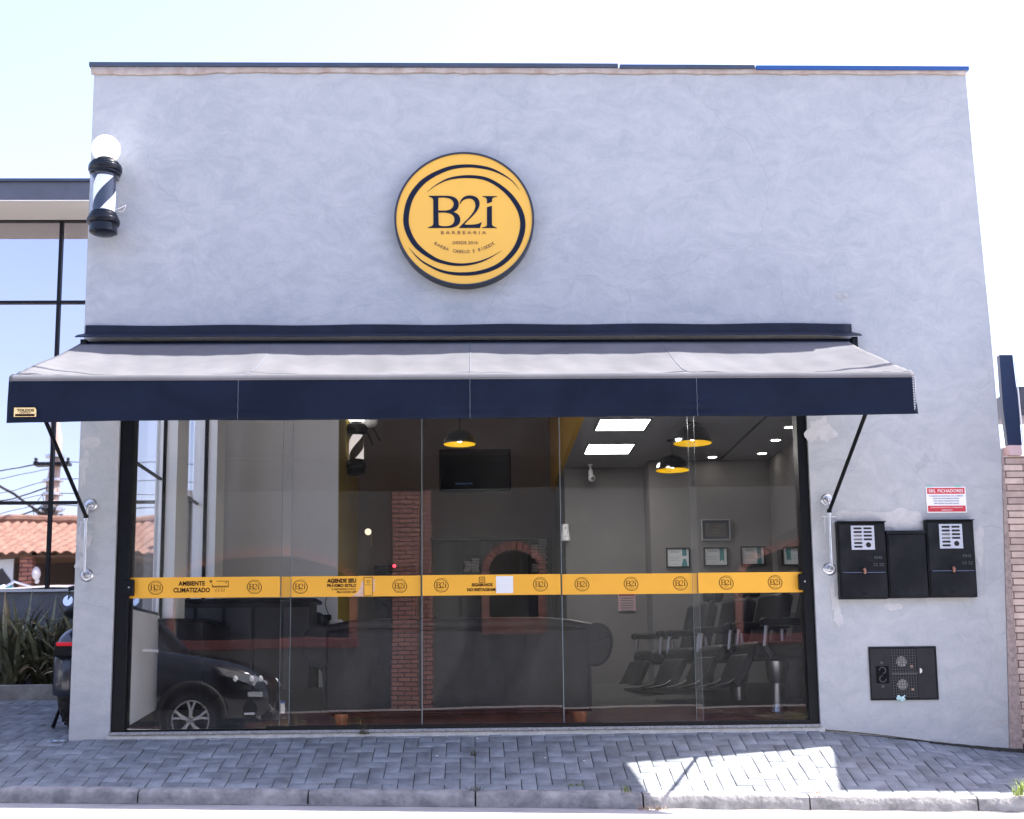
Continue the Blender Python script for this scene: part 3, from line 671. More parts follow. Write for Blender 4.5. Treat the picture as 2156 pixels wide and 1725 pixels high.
# front roll over the bar
def nose(u, v):
    x = AX0 + (AX1 - AX0) * u; a = math.pi * 0.5 * v
    return (x, AY1 - 0.030 * math.sin(a), AZ1 - 0.046 + 0.046 * math.cos(a) - .004 * v)
m.grid(nose, 200, 5)
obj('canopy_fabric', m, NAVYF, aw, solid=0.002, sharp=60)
def val(u, v):
    x = AX0 + (AX1 - AX0) * u; z1 = AZ1 - 0.050; z0 = AZV + 0.026 * u + 0.004 * math.sin(x * 2.1)
    wv = 0.006 * math.sin(x * 3.1) + 0.004 * math.sin(x * 8.3 + 1)
    for sx_, dd, amp in ((u * 6.68, 1, .030), ((1 - u) * 6.68, -1, .042)):
        if sx_ < 1.5:
            # diagonal pull folds from the upper corner
            k_ = (sx_ * 0.35 + 0.0) - v * 0.45 + 0.06
            wv += amp * math.exp(-(k_ / 0.085) ** 2) * v * (1 - sx_ / 1.5) * (1 if dd < 0 else .7)
    for xs in seams_a[1:-1]:
        ds = abs(x - xs)
        if ds < .5: wv += 0.012 * math.sin(v * 26 + xs * 3) * math.exp(-ds / .16) * min(1, v * 2) - .006 * math.exp(-ds / .03)
    wv += 0.0035 * math.sin(x * 19 + v * 3) * v + 0.005 * math.sin(x * 1.3 + v * 7) * v
    return (x + (0.01 * v if u > .5 else -.006 * v) * (1 if abs(u - .5) > .49 else 0), AY1 - 0.029 + wv * v, z1 + (z0 - z1) * v)
m = MB().grid(val, 240, 16)
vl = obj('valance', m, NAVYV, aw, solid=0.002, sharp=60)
for xs in seams_a[1:-1]:
    m = MB()
    m.tube([Vector(val((xs - AX0) / (AX1 - AX0), v_)) + Vector((0, -.0022, 0)) for v_ in [i / 24 for i in range(25)]], 0.0018, 5)
    m.tube([Vector(canopy((xs - AX0) / (AX1 - AX0), v_)) + Vector((0, 0, .0012)) for v_ in [i / 20 for i in range(21)]], 0.003, 5)
    obj('seam', m, mat('pale_thread', (0.10, 0.115, 0.15), 0.7), aw)
m = MB().tube([(AX1 + .001, AY1 - .03, z) for z in (AZ1 - .04, AZV + .02)], .0018, 5)
for i in range(22):
    z = AZ1 - .05 - i * .0125; m.box(AX1 - .018, AX1 - .006, AY1 - .034, AY1 - .031, z, z + .005)
obj('stitching', m, mat('white_thread', (0.6, 0.62, 0.66), 0.7), vl)
# roller box + hood against the wall
m = MB()
n = 60
def hood(u, v):
    x = -3.315 + 6.62 * u
    P3 = [(-0.001, 3.545), (-0.034, 3.541), (-0.036, 3.475), (-0.050, 3.466), (-0.155, 3.412), (-0.158, 3.405), (-0.05, 3.44)]
    i = min(int(v * 6 + 1e-6), 5); t = v * 6 - i
    y = P3[i][0] * (1 - t) + P3[i + 1][0] * t; z = P3[i][1] * (1 - t) + P3[i + 1][1] * t
    z += 0.004 * math.sin(x * 5.3) * (1 if v < .2 else .3) + (0.006 if u > .97 and v < .3 else 0)
    if v > .5: x += (0.05 if u > .5 else -.05) * (1 if (u < .01 or u > .99) else 0)
    if u > 0.965: z -= 0.008
    return (x, y, z)
m.grid(hood, 80, 12)
obj('hood', m, NAVYM, aw, solid=0.003, sharp=25)
m = MB().tube([(-3.27, -0.065, 3.35), (3.27, -0.065, 3.35)], 0.042, 18)
obj('roller_tube', m, NAVYM, aw)
for xx in (-3.33, 3.28): obj('end_bracket', MB().box(xx, xx + .05, -0.12, 0.0, 3.24, 3.40), BLACKM, aw, bevel=.004)
m = MB().tube([(AX0 + .02, AY1 + .01, AZ1 - .035), (AX1 - .02, AY1 + .01, AZ1 - .035)], 0.020, 14)
obj('front_bar', m, BLACKM, aw)
for sx_, xw in ((-1, -3.236), (1, 3.020)):
    xa = xw
    m = MB().tube([(xa, -0.085, 1.885), (xa - .0 , AY1 + .02, 2.62 if False else 2.64)], 0.016, 14)
    m.tube([(xa, -0.085, 1.87), (xa, -.087, 1.90)], .021, 12)
    arm = obj('arm', m, BLACKM, aw)
    m = MB().tube([(xw, -0.075, 1.415), (xw, -0.075, 1.965)], 0.0125, 14)
    m.tube([(xw, -0.075, 1.965), (xw + .0, -0.06, 1.985), (xw + .008, -0.02, 1.992), (xw + .008, -0.004, 1.992)], 0.013, 12)
    m.tube([(xw, -0.075, 1.415), (xw, -0.06, 1.40), (xw, -0.004, 1.398)], 0.013, 12)
    m.tube([(xw, -.075, 1.85), (xw, -.075, 1.892)], .021, 12).tube([(xw, -.075, 1.925), (xw, -.075, 1.95)], .02, 12)
    m.tube([(xw - .06, -.08, 1.838), (xw + .06, -.08, 1.836)], .0025, 6)
    rail = obj('slide_rail', m, GALV, aw)
    for zz, xo in ((1.99, .010), (1.398, 0)):
        m = MB().lathe([(.001, -.018), (.022, -.018), (.028, -.012), (.040, -.010), (.044, -.012), (.055, -.004), (.057, 0)], (xw + xo, -.0005, zz), 28, 'Y', cap=False)
        obj('wall_flange', m, GALV, rail)
    m = MB()
    for k in range(12):
        m.sphere((xw - .045 + .004 * math.sin(k), -.082, 1.84 - k * .013), .0048, 6, 4)
    obj('safety_chain', m, GALV, rail)
m = MB().fill([[(-3.335, 2.415), (-3.175, 2.415), (-3.175, 2.468), (-3.187, 2.483), (-3.335, 2.483)]], (0, AY1 - .050, 0), .002)
lab = setpart(obj('maker_label', m, mat('label_yellow', (0.85, 0.62, 0.28), 0.4), aw), 'small orange maker label at the left end of the valance')
m = MB().text('TOLDOS', (-3.252, AY1 - .0525, 2.454), 0.026, width=.125, bold=.0008).text('COBERTURAS', (-3.255, AY1 - .0525, 2.441), .010, width=.08)
m.box(-3.325, -3.185, AY1 - .0532, AY1 - .0515, 2.419, 2.435)
obj('lettering', m, BROWNINK, lab)
# ================================================================ INTERIOR SHELL
FZ = 0.11
WALLG = mat('dark_taupe_wall', (0.150, 0.142, 0.138), 0.85, var=0.05, vscale=2, bump=0.15, bscale=40)
WALLL = mat('light_grey_wall', (0.80, 0.80, 0.80), 0.8, var=0.03, vscale=2)
WALLB = mat('brown_grey_wall', (0.21, 0.175, 0.165), 0.85, var=0.05, vscale=2)
YWALL = mat('ochre_wall', (0.36, 0.25, 0.015), 0.8, var=0.06, vscale=3)
DARKW = mat('dark_furniture', (0.012, 0.012, 0.014), 0.5, var=0.2, vscale=8, spec=0.2)
LEATHER = mat('black_leather', (0.010, 0.010, 0.012), 0.45, var=0.2, vscale=12, bump=0.35, bscale=25, spec=0.18)
room = thing('shop_interior', 'dark walled barber room seen through the shop glass', 'room', (0, 4, FZ))
m = MB().box(-3.0, 3.9, 0.262, 7.9, 0.0, FZ)
obj('floor', m, mat('floor_tiles', (0.10, 0.095, 0.09), 0.45, var=0.15, vscale=3), room)
m = MB().box(-2.98, -1.62, 4.6, 4.7, FZ, 4.7)
obj('front_partition', m, WALLL, room)
m = MB().box(-1.72, -1.622, 4.702, 7.5, FZ, 4.7)
obj('ochre_side_wall', m, YWALL, room)
m = MB().box(-1.62, 1.16, 7.5, 7.6, FZ, 4.7)
setpart(obj('back_wall', m, WALLB, room), 'brown grey back wall behind the television')
m = MB().box(1.16, 2.17, 5.47, 5.57, FZ, 3.19).box(1.16, 1.22, 5.571, 7.49, FZ, 4.7)
obj('side_back_wall', m, WALLG, room)
m = MB().box(2.17, 3.72, 4.95, 5.05, FZ, 3.19).box(2.17, 2.23, 5.051, 5.469, FZ, 3.19)
obj('certificate_wall', m, WALLG, room)
m = MB().box(3.66, 3.72, 0.262, 4.948, FZ, 3.19)
obj('right_wall', m, WALLG, room)
m = MB().box(1.16, 3.72, 0.262, 5.6, 3.2, 3.26)
obj('dropped_ceiling', m, mat('ceiling_grey', (0.30, 0.30, 0.31), 0.85), room)
m = MB().box(1.10, 1.158, 0.262, 7.49, 3.2, 4.7)
setpart(obj('ceiling_fascia', m, mat('fascia_yellow', (0.62, 0.34, 0.03), 0.7), room), 'yellow fascia along the edge of the lowered ceiling')
m = MB().box(-3.0, 1.09, 0.262, 7.49, 4.72, 4.8)
obj('high_ceiling', m, WALLG, room)
m = MB().box(3.04, 3.058, 2.2, 4.85, 3.188, 3.199)
obj('ceiling_track', m, DARKW, room)
# left side wall: thin wall, two tall window bays, columns
m = MB()
m.box(-3.12, -3.05, .44, .78, FZ, 4.7)
for a, b in ((0.78, 4.598),):
    m.box(-3.12, -3.05, a, b, FZ, 1.16)
obj('window_wall', m, WALLL, room)
for a, b in ((0.782, 1.82), (2.42, 3.58)):
    m = MB().box(-3.09, -3.06, a + .002, a + .022, 1.162, 4.198).box(-3.09, -3.06, a + .024, b - .004, 1.162, 1.19).box(-3.09, -3.06, a + .024, b - .004, 2.49, 2.51)
    wf = obj('window_frame', m, BLACKM, room)
    m = MB().add([(-3.075, a + .02, 1.18), (-3.075, b - .02, 1.18), (-3.075, b - .02, 4.2), (-3.075, a + .02, 4.2)], [(0, 1, 2, 3)])
    obj('pane', m, GLASS, wf)
for (y0, j1, k1, x1, y1) in ((1.82, -3.060, -3.034, -2.925, 2.36), (3.58, -3.012, -2.978, -2.876, 4.1)):
    obj('pale_jamb', MB().box(-3.125, j1, y0, y0 + .05, 1.162, 4.69), mat('column_white', (0.88, 0.88, 0.88), 0.6), room)
    c_ = obj('white_column', MB().box(k1 + .002, x1, y0 + .03, y1, 1.10, 4.69), mat('column_white', (0.88, 0.88, 0.88), 0.6), room, bevel=.003)
    obj('black_edge', MB().box(j1 + .002, k1, y0 + .01, y0 + .06, 1.10, 4.69), BLACKM, c_)
# ================================================================ CEILING LIGHTS
PANEL = mat('led_panel', (0.9, 0.9, 0.9), 0.5, emit=(1.0, 0.97, 0.96), es=7.0)
for k, (y0, y1) in enumerate(((3.77, 4.39), (2.34, 2.72 + .22))):
    t = thing('ceiling_light', ('square lit ceiling panel farther back, nearer the camera dome', 'square lit ceiling panel nearest the glass, cut by the awning edge')[k], 'ceiling light', (1.6, (y0 + y1) / 2, 3.19), 'square ceiling light panels')
    m = MB().box(1.33, 1.85, y0, y1, 3.186, 3.192); obj('diffuser', m, PANEL, t)
    m = MB()
    for (a, b, c, d) in ((1.31, 1.33, y0 - .02, y1 + .02), (1.85, 1.87, y0 - .02, y1 + .02), (1.331, 1.849, y0 - .02, y0 - .001), (1.331, 1.849, y1 + .001, y1 + .02)): m.box(a, b, c, d, 3.18, 3.199)
    obj('frame', m, mat('panel_frame', (0.12, 0.12, 0.13), 0.5), t)
SPOT = mat('lit_spot', (0.9, 0.9, 0.9), 0.5, emit=(1.0, 0.95, 0.9), es=7.0)
for k, (x, y, lb) in enumerate(((3.43, 2.87, 'round recessed downlight nearest the glass at the right jamb'), (3.45, 3.62, 'round recessed downlight, middle one of the row by the right wall'), (3.48, 4.48, 'round recessed downlight, last of the row by the right wall'), (2.92, 4.72, 'round recessed downlight near the end of the ceiling track'))):
    t = thing('downlight', lb, 'ceiling light', (x, y, 3.19), 'recessed round downlights')
    obj('lens', MB().lathe([(.001, 0), (.052, 0)], (x, y, 3.193), 20, cap=False), SPOT, t)
    obj('trim_ring', MB().lathe([(.054, 0), (.068, 0), (.068, .008), (.054, .008)], (x, y, 3.191), 24, cap=False), WHITEP, t)
for x, y in ((3.45, 4.55), (2.6, 4.6), (3.3, 2.6)):
    pass
# ================================================================ PENDANT LAMPS
SHADEB = mat('glossy_black_shade', (0.012, 0.012, 0.014), 0.12, coat=0.6)
SHADEY = mat('yellow_shade_inside', (0.85, 0.60, 0.0), 0.55)
def pendant(u, v, Y, ztop, R, label):
    q = P(u, v, Y); t = thing('pendant_lamp', label, 'lamp', q, 'black dome pendant lamps')
    prof = [(.012 , R * .96)] + [(R * math.sin(a), R * .92 * math.cos(a)) for a in [i * math.pi / 2 / 14 for i in range(1, 15)]]
    sh = obj('shade', MB().lathe(prof, q, 40, cap=False), SHADEB, t)
    obj('shade_lining', MB().lathe([(a * .985, b * .975 + .001) for a, b in prof], q, 40, cap=False), SHADEY, sh)
    obj('cord', MB().tube([(q.x, q.y, q.z + R * .9), (q.x, q.y, ztop - .02)], .004, 6), BLACKM, t)
    obj('ceiling_rose', MB().lathe([(.001, 0), (.06, 0), (.055, .015), (.001, .018)], (q.x, q.y, ztop - .019), 20), BLACKM, t)
    obj('bulb', MB().sphere((q.x, q.y, q.z + R * .3), .032, 14, 8), mat('lit_bulb', (.9, .9, .85), .4, emit=(1, .93, .8), es=5), t)
    return t
pendant(968, 936, 3.2, 4.72, .178, 'black dome pendant lamp hanging alone above the television')
pendant(1458, 934, 2.6, 3.2, .205, 'higher black dome pendant lamp in front of the lit downlights')
pendant(1416, 991, 3.6, 3.2, .192, 'lower black dome pendant lamp of the right pair, with white reflection')
# ================================================================ TV, CAMERA, DISPENSER, FRAMES
Y = 7.46; a, b = P(925, 948, Y), P(1076, 1035, Y)
t = thing('television', 'flat black wall television below the single pendant lamp', 'television', ((a.x + b.x) / 2, Y, b.z))
obj('casing', MB().box(a.x, b.x, Y - .05, Y + .035, b.z, a.z), BLACKM, t, bevel=.006)
obj('screen', MB().box(a.x + .02, b.x - .02, Y - .055, Y - .051, b.z + .03, a.z - .02), mat('tv_screen', (0.008, 0.009, 0.012), 0.12), t)
m = MB().text('Streaming by Web', (a.x + .35, Y - .057, b.z + .10), .035, width=.24)
obj('screen_text', m, mat('tv_text', (0.05, 0.09, 0.16), 0.5, emit=(0.10, 0.22, 0.45), es=.12), t)
q = P(1243, 975, 5.2); t = thing('security_camera', 'small white dome security camera hanging under the lowered ceiling', 'camera', (q.x, 5.2, 3.0))
obj('mount', MB().lathe([(.03, .195), (.03, .185), (.012, .175), (.012, .13), (.028, .12), (.03, .06), (.001, .055)], (q.x, 5.2, 3.0), 16), WHITEP, t)
obj('camera_head', MB().sphere((q.x + .01, 5.19, 3.02), .045, 18, 12), WHITEP, t)
obj('lens', MB().lathe([(.001, 0), (.022, 0), (.022, .01)], (q.x + .02, 5.142, 3.008), 14, 'Y'), BLACKM, t)
q = P(1190, 1140, 5.44)
t = thing('air_freshener', 'white wall dispenser just above the dark towel shelf', 'dispenser', (q.x, 5.44, q.z))
h = (P(1190, 1105, 5.44).z - q.z)
obj('casing', MB().lathe([(.058, 0), (.062, .02), (.045, h * .6), (.042, h), (.001, h + .004)], (q.x, 5.40, q.z), 20), WHITEP, t)
m = MB().lathe([(.001, 0), (.009, 0)], (q.x, 5.352, q.z + h * .75), 10, 'Y').lathe([(.001, 0), (.007, 0)], (q.x, 5.34, q.z + h * .25), 10, 'Y')
obj('nozzle', m, BLACKM, t)
Yc = 4.93
def frame(u0, v0, u1, v1, label, cat, dark=False, kind=0, name='framed_certificate', group='framed certificates on the back wall'):
    a, b = P(u0, v0, Yc), P(u1, v1, Yc); f = .014 if not dark else .012
    t = thing(name, label, cat, ((a.x + b.x) / 2, Yc, b.z), group)
    m = MB(); m.box(a.x, b.x, Yc - .02, Yc + .018, a.z - f, a.z).box(a.x, b.x, Yc - .02, Yc + .018, b.z, b.z + f).box(a.x, a.x + f, Yc - .02, Yc + .018, b.z + f, a.z - f).box(b.x - f, b.x, Yc - .02, Yc + .018, b.z + f, a.z - f)
    obj('frame', m, mat('silver_frame', (.45, .45, .47), .4, metal=.6) if dark else BLACKM, t)
    if dark:
        obj('mount', MB().box(a.x + f, b.x - f, Yc - .002, Yc + .01, b.z + f, a.z - f), mat('navy_mount', (.01, .012, .022), .6), t)
        i = .05; pl = obj('plaque', MB().box(a.x + i, b.x - i, Yc - .006, Yc - .003, b.z + i, a.z - i), mat('dark_plaque', (.06, .055, .05), .5), t)
        m = MB()
        for k, zz in enumerate((.62, .48, .36)):
            m.text(('HOMENAGEM', 'barbearia', 'desde 2016')[k], ((a.x + b.x) / 2, Yc - .0075, b.z + (a.z - b.z) * zz), .022)
        obj('engraving', m, mat('gold_text', (.25, .2, .1), .5), pl)
    else:
        x0, x1, z0, z1 = a.x + f, b.x - f, b.z + f, a.z - f
        pp = obj('paper', MB().box(x0, x1, Yc - .002, Yc + .01, z0, z1), mat('certificate_paper', (.55, .58, .60), .6), t)
        W_, H_ = x1 - x0, z1 - z0
        m = MB()
        if kind == 0: m.fill([[(x0 + W_ * .66, z0), (x0 + W_ * .94, z0), (x0 + W_ * .88, z0 + H_ * .42), (x0 + W_ * .74, z0 + H_ * .42)]], (0, Yc - .004, 0), .001); m.fill([[(x0 + W_ * .70, z0 + H_ * .6), (x0 + W_ * .9, z0 + H_ * .6), (x0 + W_ * .9, z1), (x0 + W_ * .70, z1)]], (0, Yc - .004, 0), .001)
        if kind == 1: m.fill([[(x0 + W_ * .68, z1), (x0 + W_ * .88, z1), (x0 + W_ * .88, z0 + H_ * .22), (x0 + W_ * .78, z0 + H_ * .32), (x0 + W_ * .68, z0 + H_ * .22)]], (0, Yc - .004, 0), .001)
        if kind == 2: m.fill([[(x0 + W_ * .7, z0), (x0 + W_ * .9, z0), (x0 + W_ * .9, z1), (x0 + W_ * .7, z1)]], (0, Yc - .004, 0), .001)
        obj('teal_ribbon', m, mat('teal_print', (.05, .20, .22), .5), pp)
        m = MB()
        m.text('CERTIFICADO', (x0 + W_ * .35, Yc - .004, z1 - H_ * .22), .03, width=W_ * .42)
        for zz, ww in ((.52, .5), (.42, .4), (.32, .45), (.12, .35)):
            m.box(x0 + W_ * (.35 - ww / 2), x0 + W_ * (.35 + ww / 2), Yc - .004, Yc - .003, z0 + H_ * zz, z0 + H_ * zz + .003)
        obj('print', m, mat('grey_print', (.12, .13, .15), .5), pp)
frame(1402, 1154, 1453, 1195, 'framed certificate with teal seal, leftmost of the row of three', 'certificate', kind=0)
frame(1481, 1153, 1533, 1192, 'framed certificate with swallowtail teal ribbon, middle of the row of three', 'certificate', kind=1)
frame(1559, 1151, 1611, 1190, 'framed certificate with straight teal band, right of the row of three', 'certificate', kind=2)
frame(1476, 1094, 1538, 1138, 'silver framed dark plaque hanging above the certificates', 'picture', dark=True, name='framed_plaque', group=None)
a, b = P(1301, 1246, 5.44), P(1339, 1287, 5.44)
t = thing('wall_notice', 'small pink and red printed notice on the wall under the yellow band', 'notice', ((a.x + b.x) / 2, 5.44, b.z))
obj('sheet', MB().box(a.x, b.x, 5.44, 5.455, b.z, a.z), mat('pink_sheet', (.45, .28, .30), .6), t)
obj('header', MB().box(a.x + .01, b.x - .01, 5.436, 5.438, a.z - .055, a.z - .01), mat('dull_red', (.30, .04, .05), .6), t)
m = MB()
for k in range(6): m.box(a.x + .03, b.x - .03, 5.436, 5.438, a.z - .09 - k * .03, a.z - .08 - k * .03)
obj('print', m, mat('grey_print', (.12, .13, .15), .5), t)
# ================================================================ TOWEL SHELF (back wall)
Y = 7.2; a, b = P(905, 1133, Y), P(1208, 1300, Y)
t = thing('towel_shelf', 'long dark wall shelf unit holding folded towels', 'shelf', ((a.x + b.x) / 2, Y, b.z))
m = MB().box(a.x, 1.08, Y - .02, Y + .25, a.z - .03, a.z).box(a.x, a.x + .03, Y - .02, Y + .25, b.z, a.z - .031)
m.box(P(1205, 1200, Y).x - .03 if P(1205, 1200, Y).x < 1.1 else 1.05, 1.08, Y - .02, Y + .25, b.z, a.z - .031)
obj('carcass', m, mat('grey_furniture', (.07, .072, .072), .6), t)
obj('back_panel', MB().box(a.x + .03, 1.05, Y + .24, Y + .255, b.z, a.z - .031), mat('olive_panel', (.09, .09, .08), .7), t)
for (u0, u1) in ((974, 1013), (1112, 1152)):
    p0, p1 = P(u0, 1200, Y), P(u1, 1200, Y)
    s_ = obj('open_compartment', MB().box(p0.x, p1.x, Y - .03, Y - .025, b.z, a.z - .035), mat('compartment_black', (.012, .012, .012), .7), t)
    obj('shelf_board', MB().box(p0.x, p1.x, Y - .05, Y - .031, P(0, 1184, Y).z, P(0, 1178, Y).z), DARKW, t)
TOW = mat('towel_grey', (.36, .34, .33), .95, var=.12, vscale=30, bump=.5)
def towels(u0, u1, vb, n, label):
    p0, p1 = P(u0, vb, Y), P(u1, vb, Y); t = thing('towel_stack', label, 'towels', ((p0.x + p1.x) / 2, Y - .1, p0.z), 'stacks of folded towels')
    hh = .038
    for k in range(n):
        r = random.uniform(-.012, .012)
        m = MB().box(p0.x + r, p1.x + r, Y - .2, Y - .052, p0.z + k * hh, p0.z + k * hh + hh - .004)
        obj('towel', m, TOW, t, bevel=.014, seg=3)
towels(1117, 1132, 1178, 5, 'grey folded towels, upper left stack in the right shelf compartment')
towels(1133, 1150, 1178, 7, 'grey folded towels, taller upper stack in the right shelf compartment')
towels(1117, 1132, 1207, 3, 'small lower stack of grey towels in the right shelf compartment')
towels(1133, 1150, 1207, 5, 'lower stack of grey towels beside the small one')
towels(978, 992, 1207, 4, 'small stack of pale towels in the left shelf compartment')
towels(993, 1010, 1207, 5, 'taller stack of pale towels in the left shelf compartment')
# ================================================================ SOFA
t = thing('sofa', 'large dark leather sofa with rolled arms, seen from its back', 'sofa', (-.13, .9, FZ))
S0, S1, SYb = -1.315, 1.02, .58
m = MB().grid(lambda u, v: (S0 + (S1 - S0) * u, SYb + .02 * math.sin(u * 30) * (v > .8) * .3 + (0.03 * (1 - v)), .23 + (.80 - .0 - .0) * v + .0), 30, 10)
m = MB().box(S0 + .01, S1 - .01, SYb, SYb + .16, .22, .95)
obj('backrest', m, LEATHER, t, bevel=.03)
pts = [(S0 + .18, .985), (-1.0, 1.0), (-.5, 1.003), (0, 1.0), (.6, 1.003), (S1 - .18, .985)]
m = MB().tube([(S0 - .02, SYb + .07, .955)] + [(x, SYb + .07, z) for x, z in pts] + [(S1 + .02, SYb + .07, .955)], [.035, .045, .05, .052, .052, .05, .045, .035], 14)
obj('top_roll', m, LEATHER, t)
obj('seat_base', MB().box(S0 + .03, S1 - .03, SYb + .162, 1.45, .2, .42), LEATHER, t, bevel=.03)
for k in range(3):
    x0 = S0 + .05 + k * (S1 - S0 - .1) / 3; obj('seat_cushion', MB().box(x0 + .01, x0 + (S1 - S0 - .1) / 3 - .01, SYb + .18, 1.42, .422, .56), LEATHER, t, bevel=.04, seg=3)
for sgn, xs in ((-1, S0), (1, S1)):
    # rolled arm: spiral outline extruded in depth
    L = []
    for i in range(23):
        a = rad(100 - i * 12.2); r = .168 + .012 * math.sin(i * .5)
        L.append((xs + sgn * (.045 + r * math.cos(a) * .95), .805 + r * math.sin(a) * 1.05))
    L = [(xs - sgn * .10, .985)] + L + [(xs + sgn * .0, .62), (xs + sgn * .0, .22), (xs - sgn * .12, .22)]
    m = MB().fill([L], (0, SYb + .38, 0), .72)
    ar = obj('arm', m, LEATHER, t, bevel=.015)
    m = MB().tube([(x, SYb + .012, z) for x, z in L[1:-1]], .010, 8)
    obj('piping', m, LEATHER, ar)
WOODF = mat('orange_wood', (.30, .09, .02), .45, var=.2, vscale=20)
for x in (P(719, 1510, .65).x, P(1221, 1510, .65).x):
    for y in (.62, 1.36):
        m = MB().lathe([(.055, .11), (.062, .09), (.05, .03), (.045, 0)], (x, y, FZ), 14); obj('foot', m, WOODF, t)
# ================================================================ BARBER CHAIRS
CHROME = mat('chrome', (.30, .30, .32), .3, metal=1)
def barber_chair(loc, label):
    t = thing('barber_chair', label, 'chair', (0, 0, 0), 'barber chairs in a row')
    def R(mb, ang, c):
        c = Vector(c); M_ = Matrix.Rotation(ang, 3, 'Y'); mb.v = [tuple(c + M_ @ (Vector(q) - c)) for q in mb.v]; return mb
    obj('seat', MB().box(-.28, .27, -.27, .27, .50, .64), LEATHER, t, bevel=.05, seg=4)
    obj('backrest', R(MB().box(.20, .33, -.27, .27, .60, 1.12), rad(14), (.25, 0, .6)), LEATHER, t, bevel=.05, seg=4)
    m = MB()
    for k in range(3): m.lathe([(.001, -.01), (.05, -.012), (.1, 0)], (.20, -.14 + .14 * k, .95), 10, 'X', cap=False)
    obj('headrest', R(MB().box(.29, .41, -.15, .15, 1.16, 1.30), rad(14), (.25, 0, .6)), LEATHER, t, bevel=.04, seg=4)
    m = R(MB().tube([(.3, -.06, 1.1), (.33, -.06, 1.2)], .008, 6).tube([(.3, .06, 1.1), (.33, .06, 1.2)], .008, 6), rad(14), (.25, 0, .6)); obj('headrest_post', m, CHROME, t)
    for s in (-1, 1):
        obj('armrest', MB().box(-.25, .25, s * .33 - .05, s * .33 + .05, .76, .82), LEATHER, t, bevel=.02)
        obj('arm_support', MB().tube([(-.2, s * .33, .76), (-.22, s * .33, .60), (-.15, s * .30, .52)], .018, 8).tube([(.18, s * .33, .76), (.18, s * .30, .55)], .018, 8), CHROME, t)
    obj('leg_rest', R(MB().box(-.34, -.27, -.22, .22, .24, .52), rad(28), (-.28, 0, .5)), LEATHER, t, bevel=.02)
    m = MB()
    for s in (-1, 1): m.tube([(-.32, s * .17, .40), (-.48, s * .17, .30), (-.62, s * .17, .27)], .012, 8)
    m.box(-.74, -.48, -.2, .2, .255, .275); obj('footrest', m, BLACKM, t)
    obj('pedestal', MB().lathe([(.05, .12), (.05, .30), (.08, .34), (.1, .48), (.001, .5)], (0, 0, 0), 20), mat('dull_chrome', (.35, .35, .37), .35, metal=1), t)
    obj('base_plate', MB().lathe([(.33, 0), (.33, .02), (.28, .045), (.07, .07), (.06, .13), (.001, .13)], (0, 0, 0), 36), CHROME, t)
    t.location = loc; t.rotation_euler.z = rad(14); t.scale = (1.12, 1.12, 1.12)
    return t
ch = barber_chair((2.15, 3.60, FZ), 'black leather barber chair farthest back, its footrest beside the sofa')
copy_tree(ch, (2.42, 2.85, FZ), rad(16), 'black leather barber chair second from the back')
copy_tree(ch, (2.62, 2.05, FZ), rad(12), 'black leather barber chair third from the back')
copy_tree(ch, (2.80, 1.15, FZ), rad(8), 'black leather barber chair nearest the glass, beside the right jamb')
# right-hand mirror cabinets
t = thing('mirror_cabinet', 'tall dark mirror cabinet against the right wall by the black jamb', 'cabinet', (3.5, 3.0, FZ))
obj('body', MB().box(3.45, 3.655, 1.9, 3.9, .7, 2.1), mat('grey_furniture', (.07, .072, .072), .6), t)
obj('tall_box', MB().box(3.40, 3.655, 1.4, 1.88, .7, 2.28), mat('grey_furniture', (.07, .072, .072), .6), t)
obj('mirror', MB().box(3.444, 3.449, 2.1, 3.75, 1.2, 1.95), mat('mirror', (.75, .77, .78), .03, metal=1), t)
obj('counter', MB().box(3.25, 3.655, 1.4, 3.9, .88, .93), DARKW, t)
# cream column in the glass gap area and wall socket
# ================================================================ LEFT COUNTER AND THINGS ON IT
Yb = 3.3; a, b = P(352, 1262, Yb), P(655, 1262, Yb)
t = thing('reception_counter', 'long black panelled reception counter behind the left glass', 'counter', ((a.x + b.x) / 2, Yb, FZ))
obj('body', MB().box(a.x, b.x, Yb, Yb + .55, FZ, a.z - .04), DARKW, t, bevel=.005)
obj('top', MB().box(a.x - .02, b.x + .05, Yb - .03, Yb + .6, a.z - .04, a.z), BLACKM, t, bevel=.004)
for k in range(5):
    x0 = a.x + .02 + k * (b.x - a.x) / 5
    obj('front_panel', MB().box(x0, x0 + (b.x - a.x) / 5 - .04, Yb - .012, Yb - .001, .3, a.z - .1), mat('panel_black', (.018, .02, .026), .35, var=.2), t)
Yd = 4.2; a, b = P(655, 1325, Yd), P(716, 1325, Yd)
t = thing('side_table', 'low dark side table between the counter and the ochre wall', 'table', ((a.x + b.x) / 2, Yd, FZ))
obj('table_top', MB().box(a.x, b.x + .1, Yd - .2, Yd + .3, a.z - .04, a.z), DARKW, t)
for x in (a.x + .04, b.x + .06):
    for y in (Yd - .16, Yd + .26): obj('leg', MB().box(x - .02, x + .02, y - .02, y + .02, FZ, a.z - .041), DARKW, t)
p0 = P(668, 1322, Yd); solo('speaker', MB().sphere((p0.x, Yd, p0.z + .09), .09, 16, 10), BLACKM, 'small round black speaker on the low side table', 'speaker')
p0 = P(688, 1322, Yd); solo('card_terminal', MB().box(p0.x - .05, p0.x + .05, Yd - .05, Yd + .05, p0.z, p0.z + .15), BLACKM, 'small black box device on the low side table', 'device', bevel=.01)
p0 = P(704, 1322, Yd); solo('storage_box', MB().box(p0.x - .09, p0.x + .09, Yd - .05, Yd + .1, p0.z, p0.z + .09), WHITEP, 'white box at the right end of the low side table', 'box', bevel=.01)
q0 = P(640, 1262, 4.57)
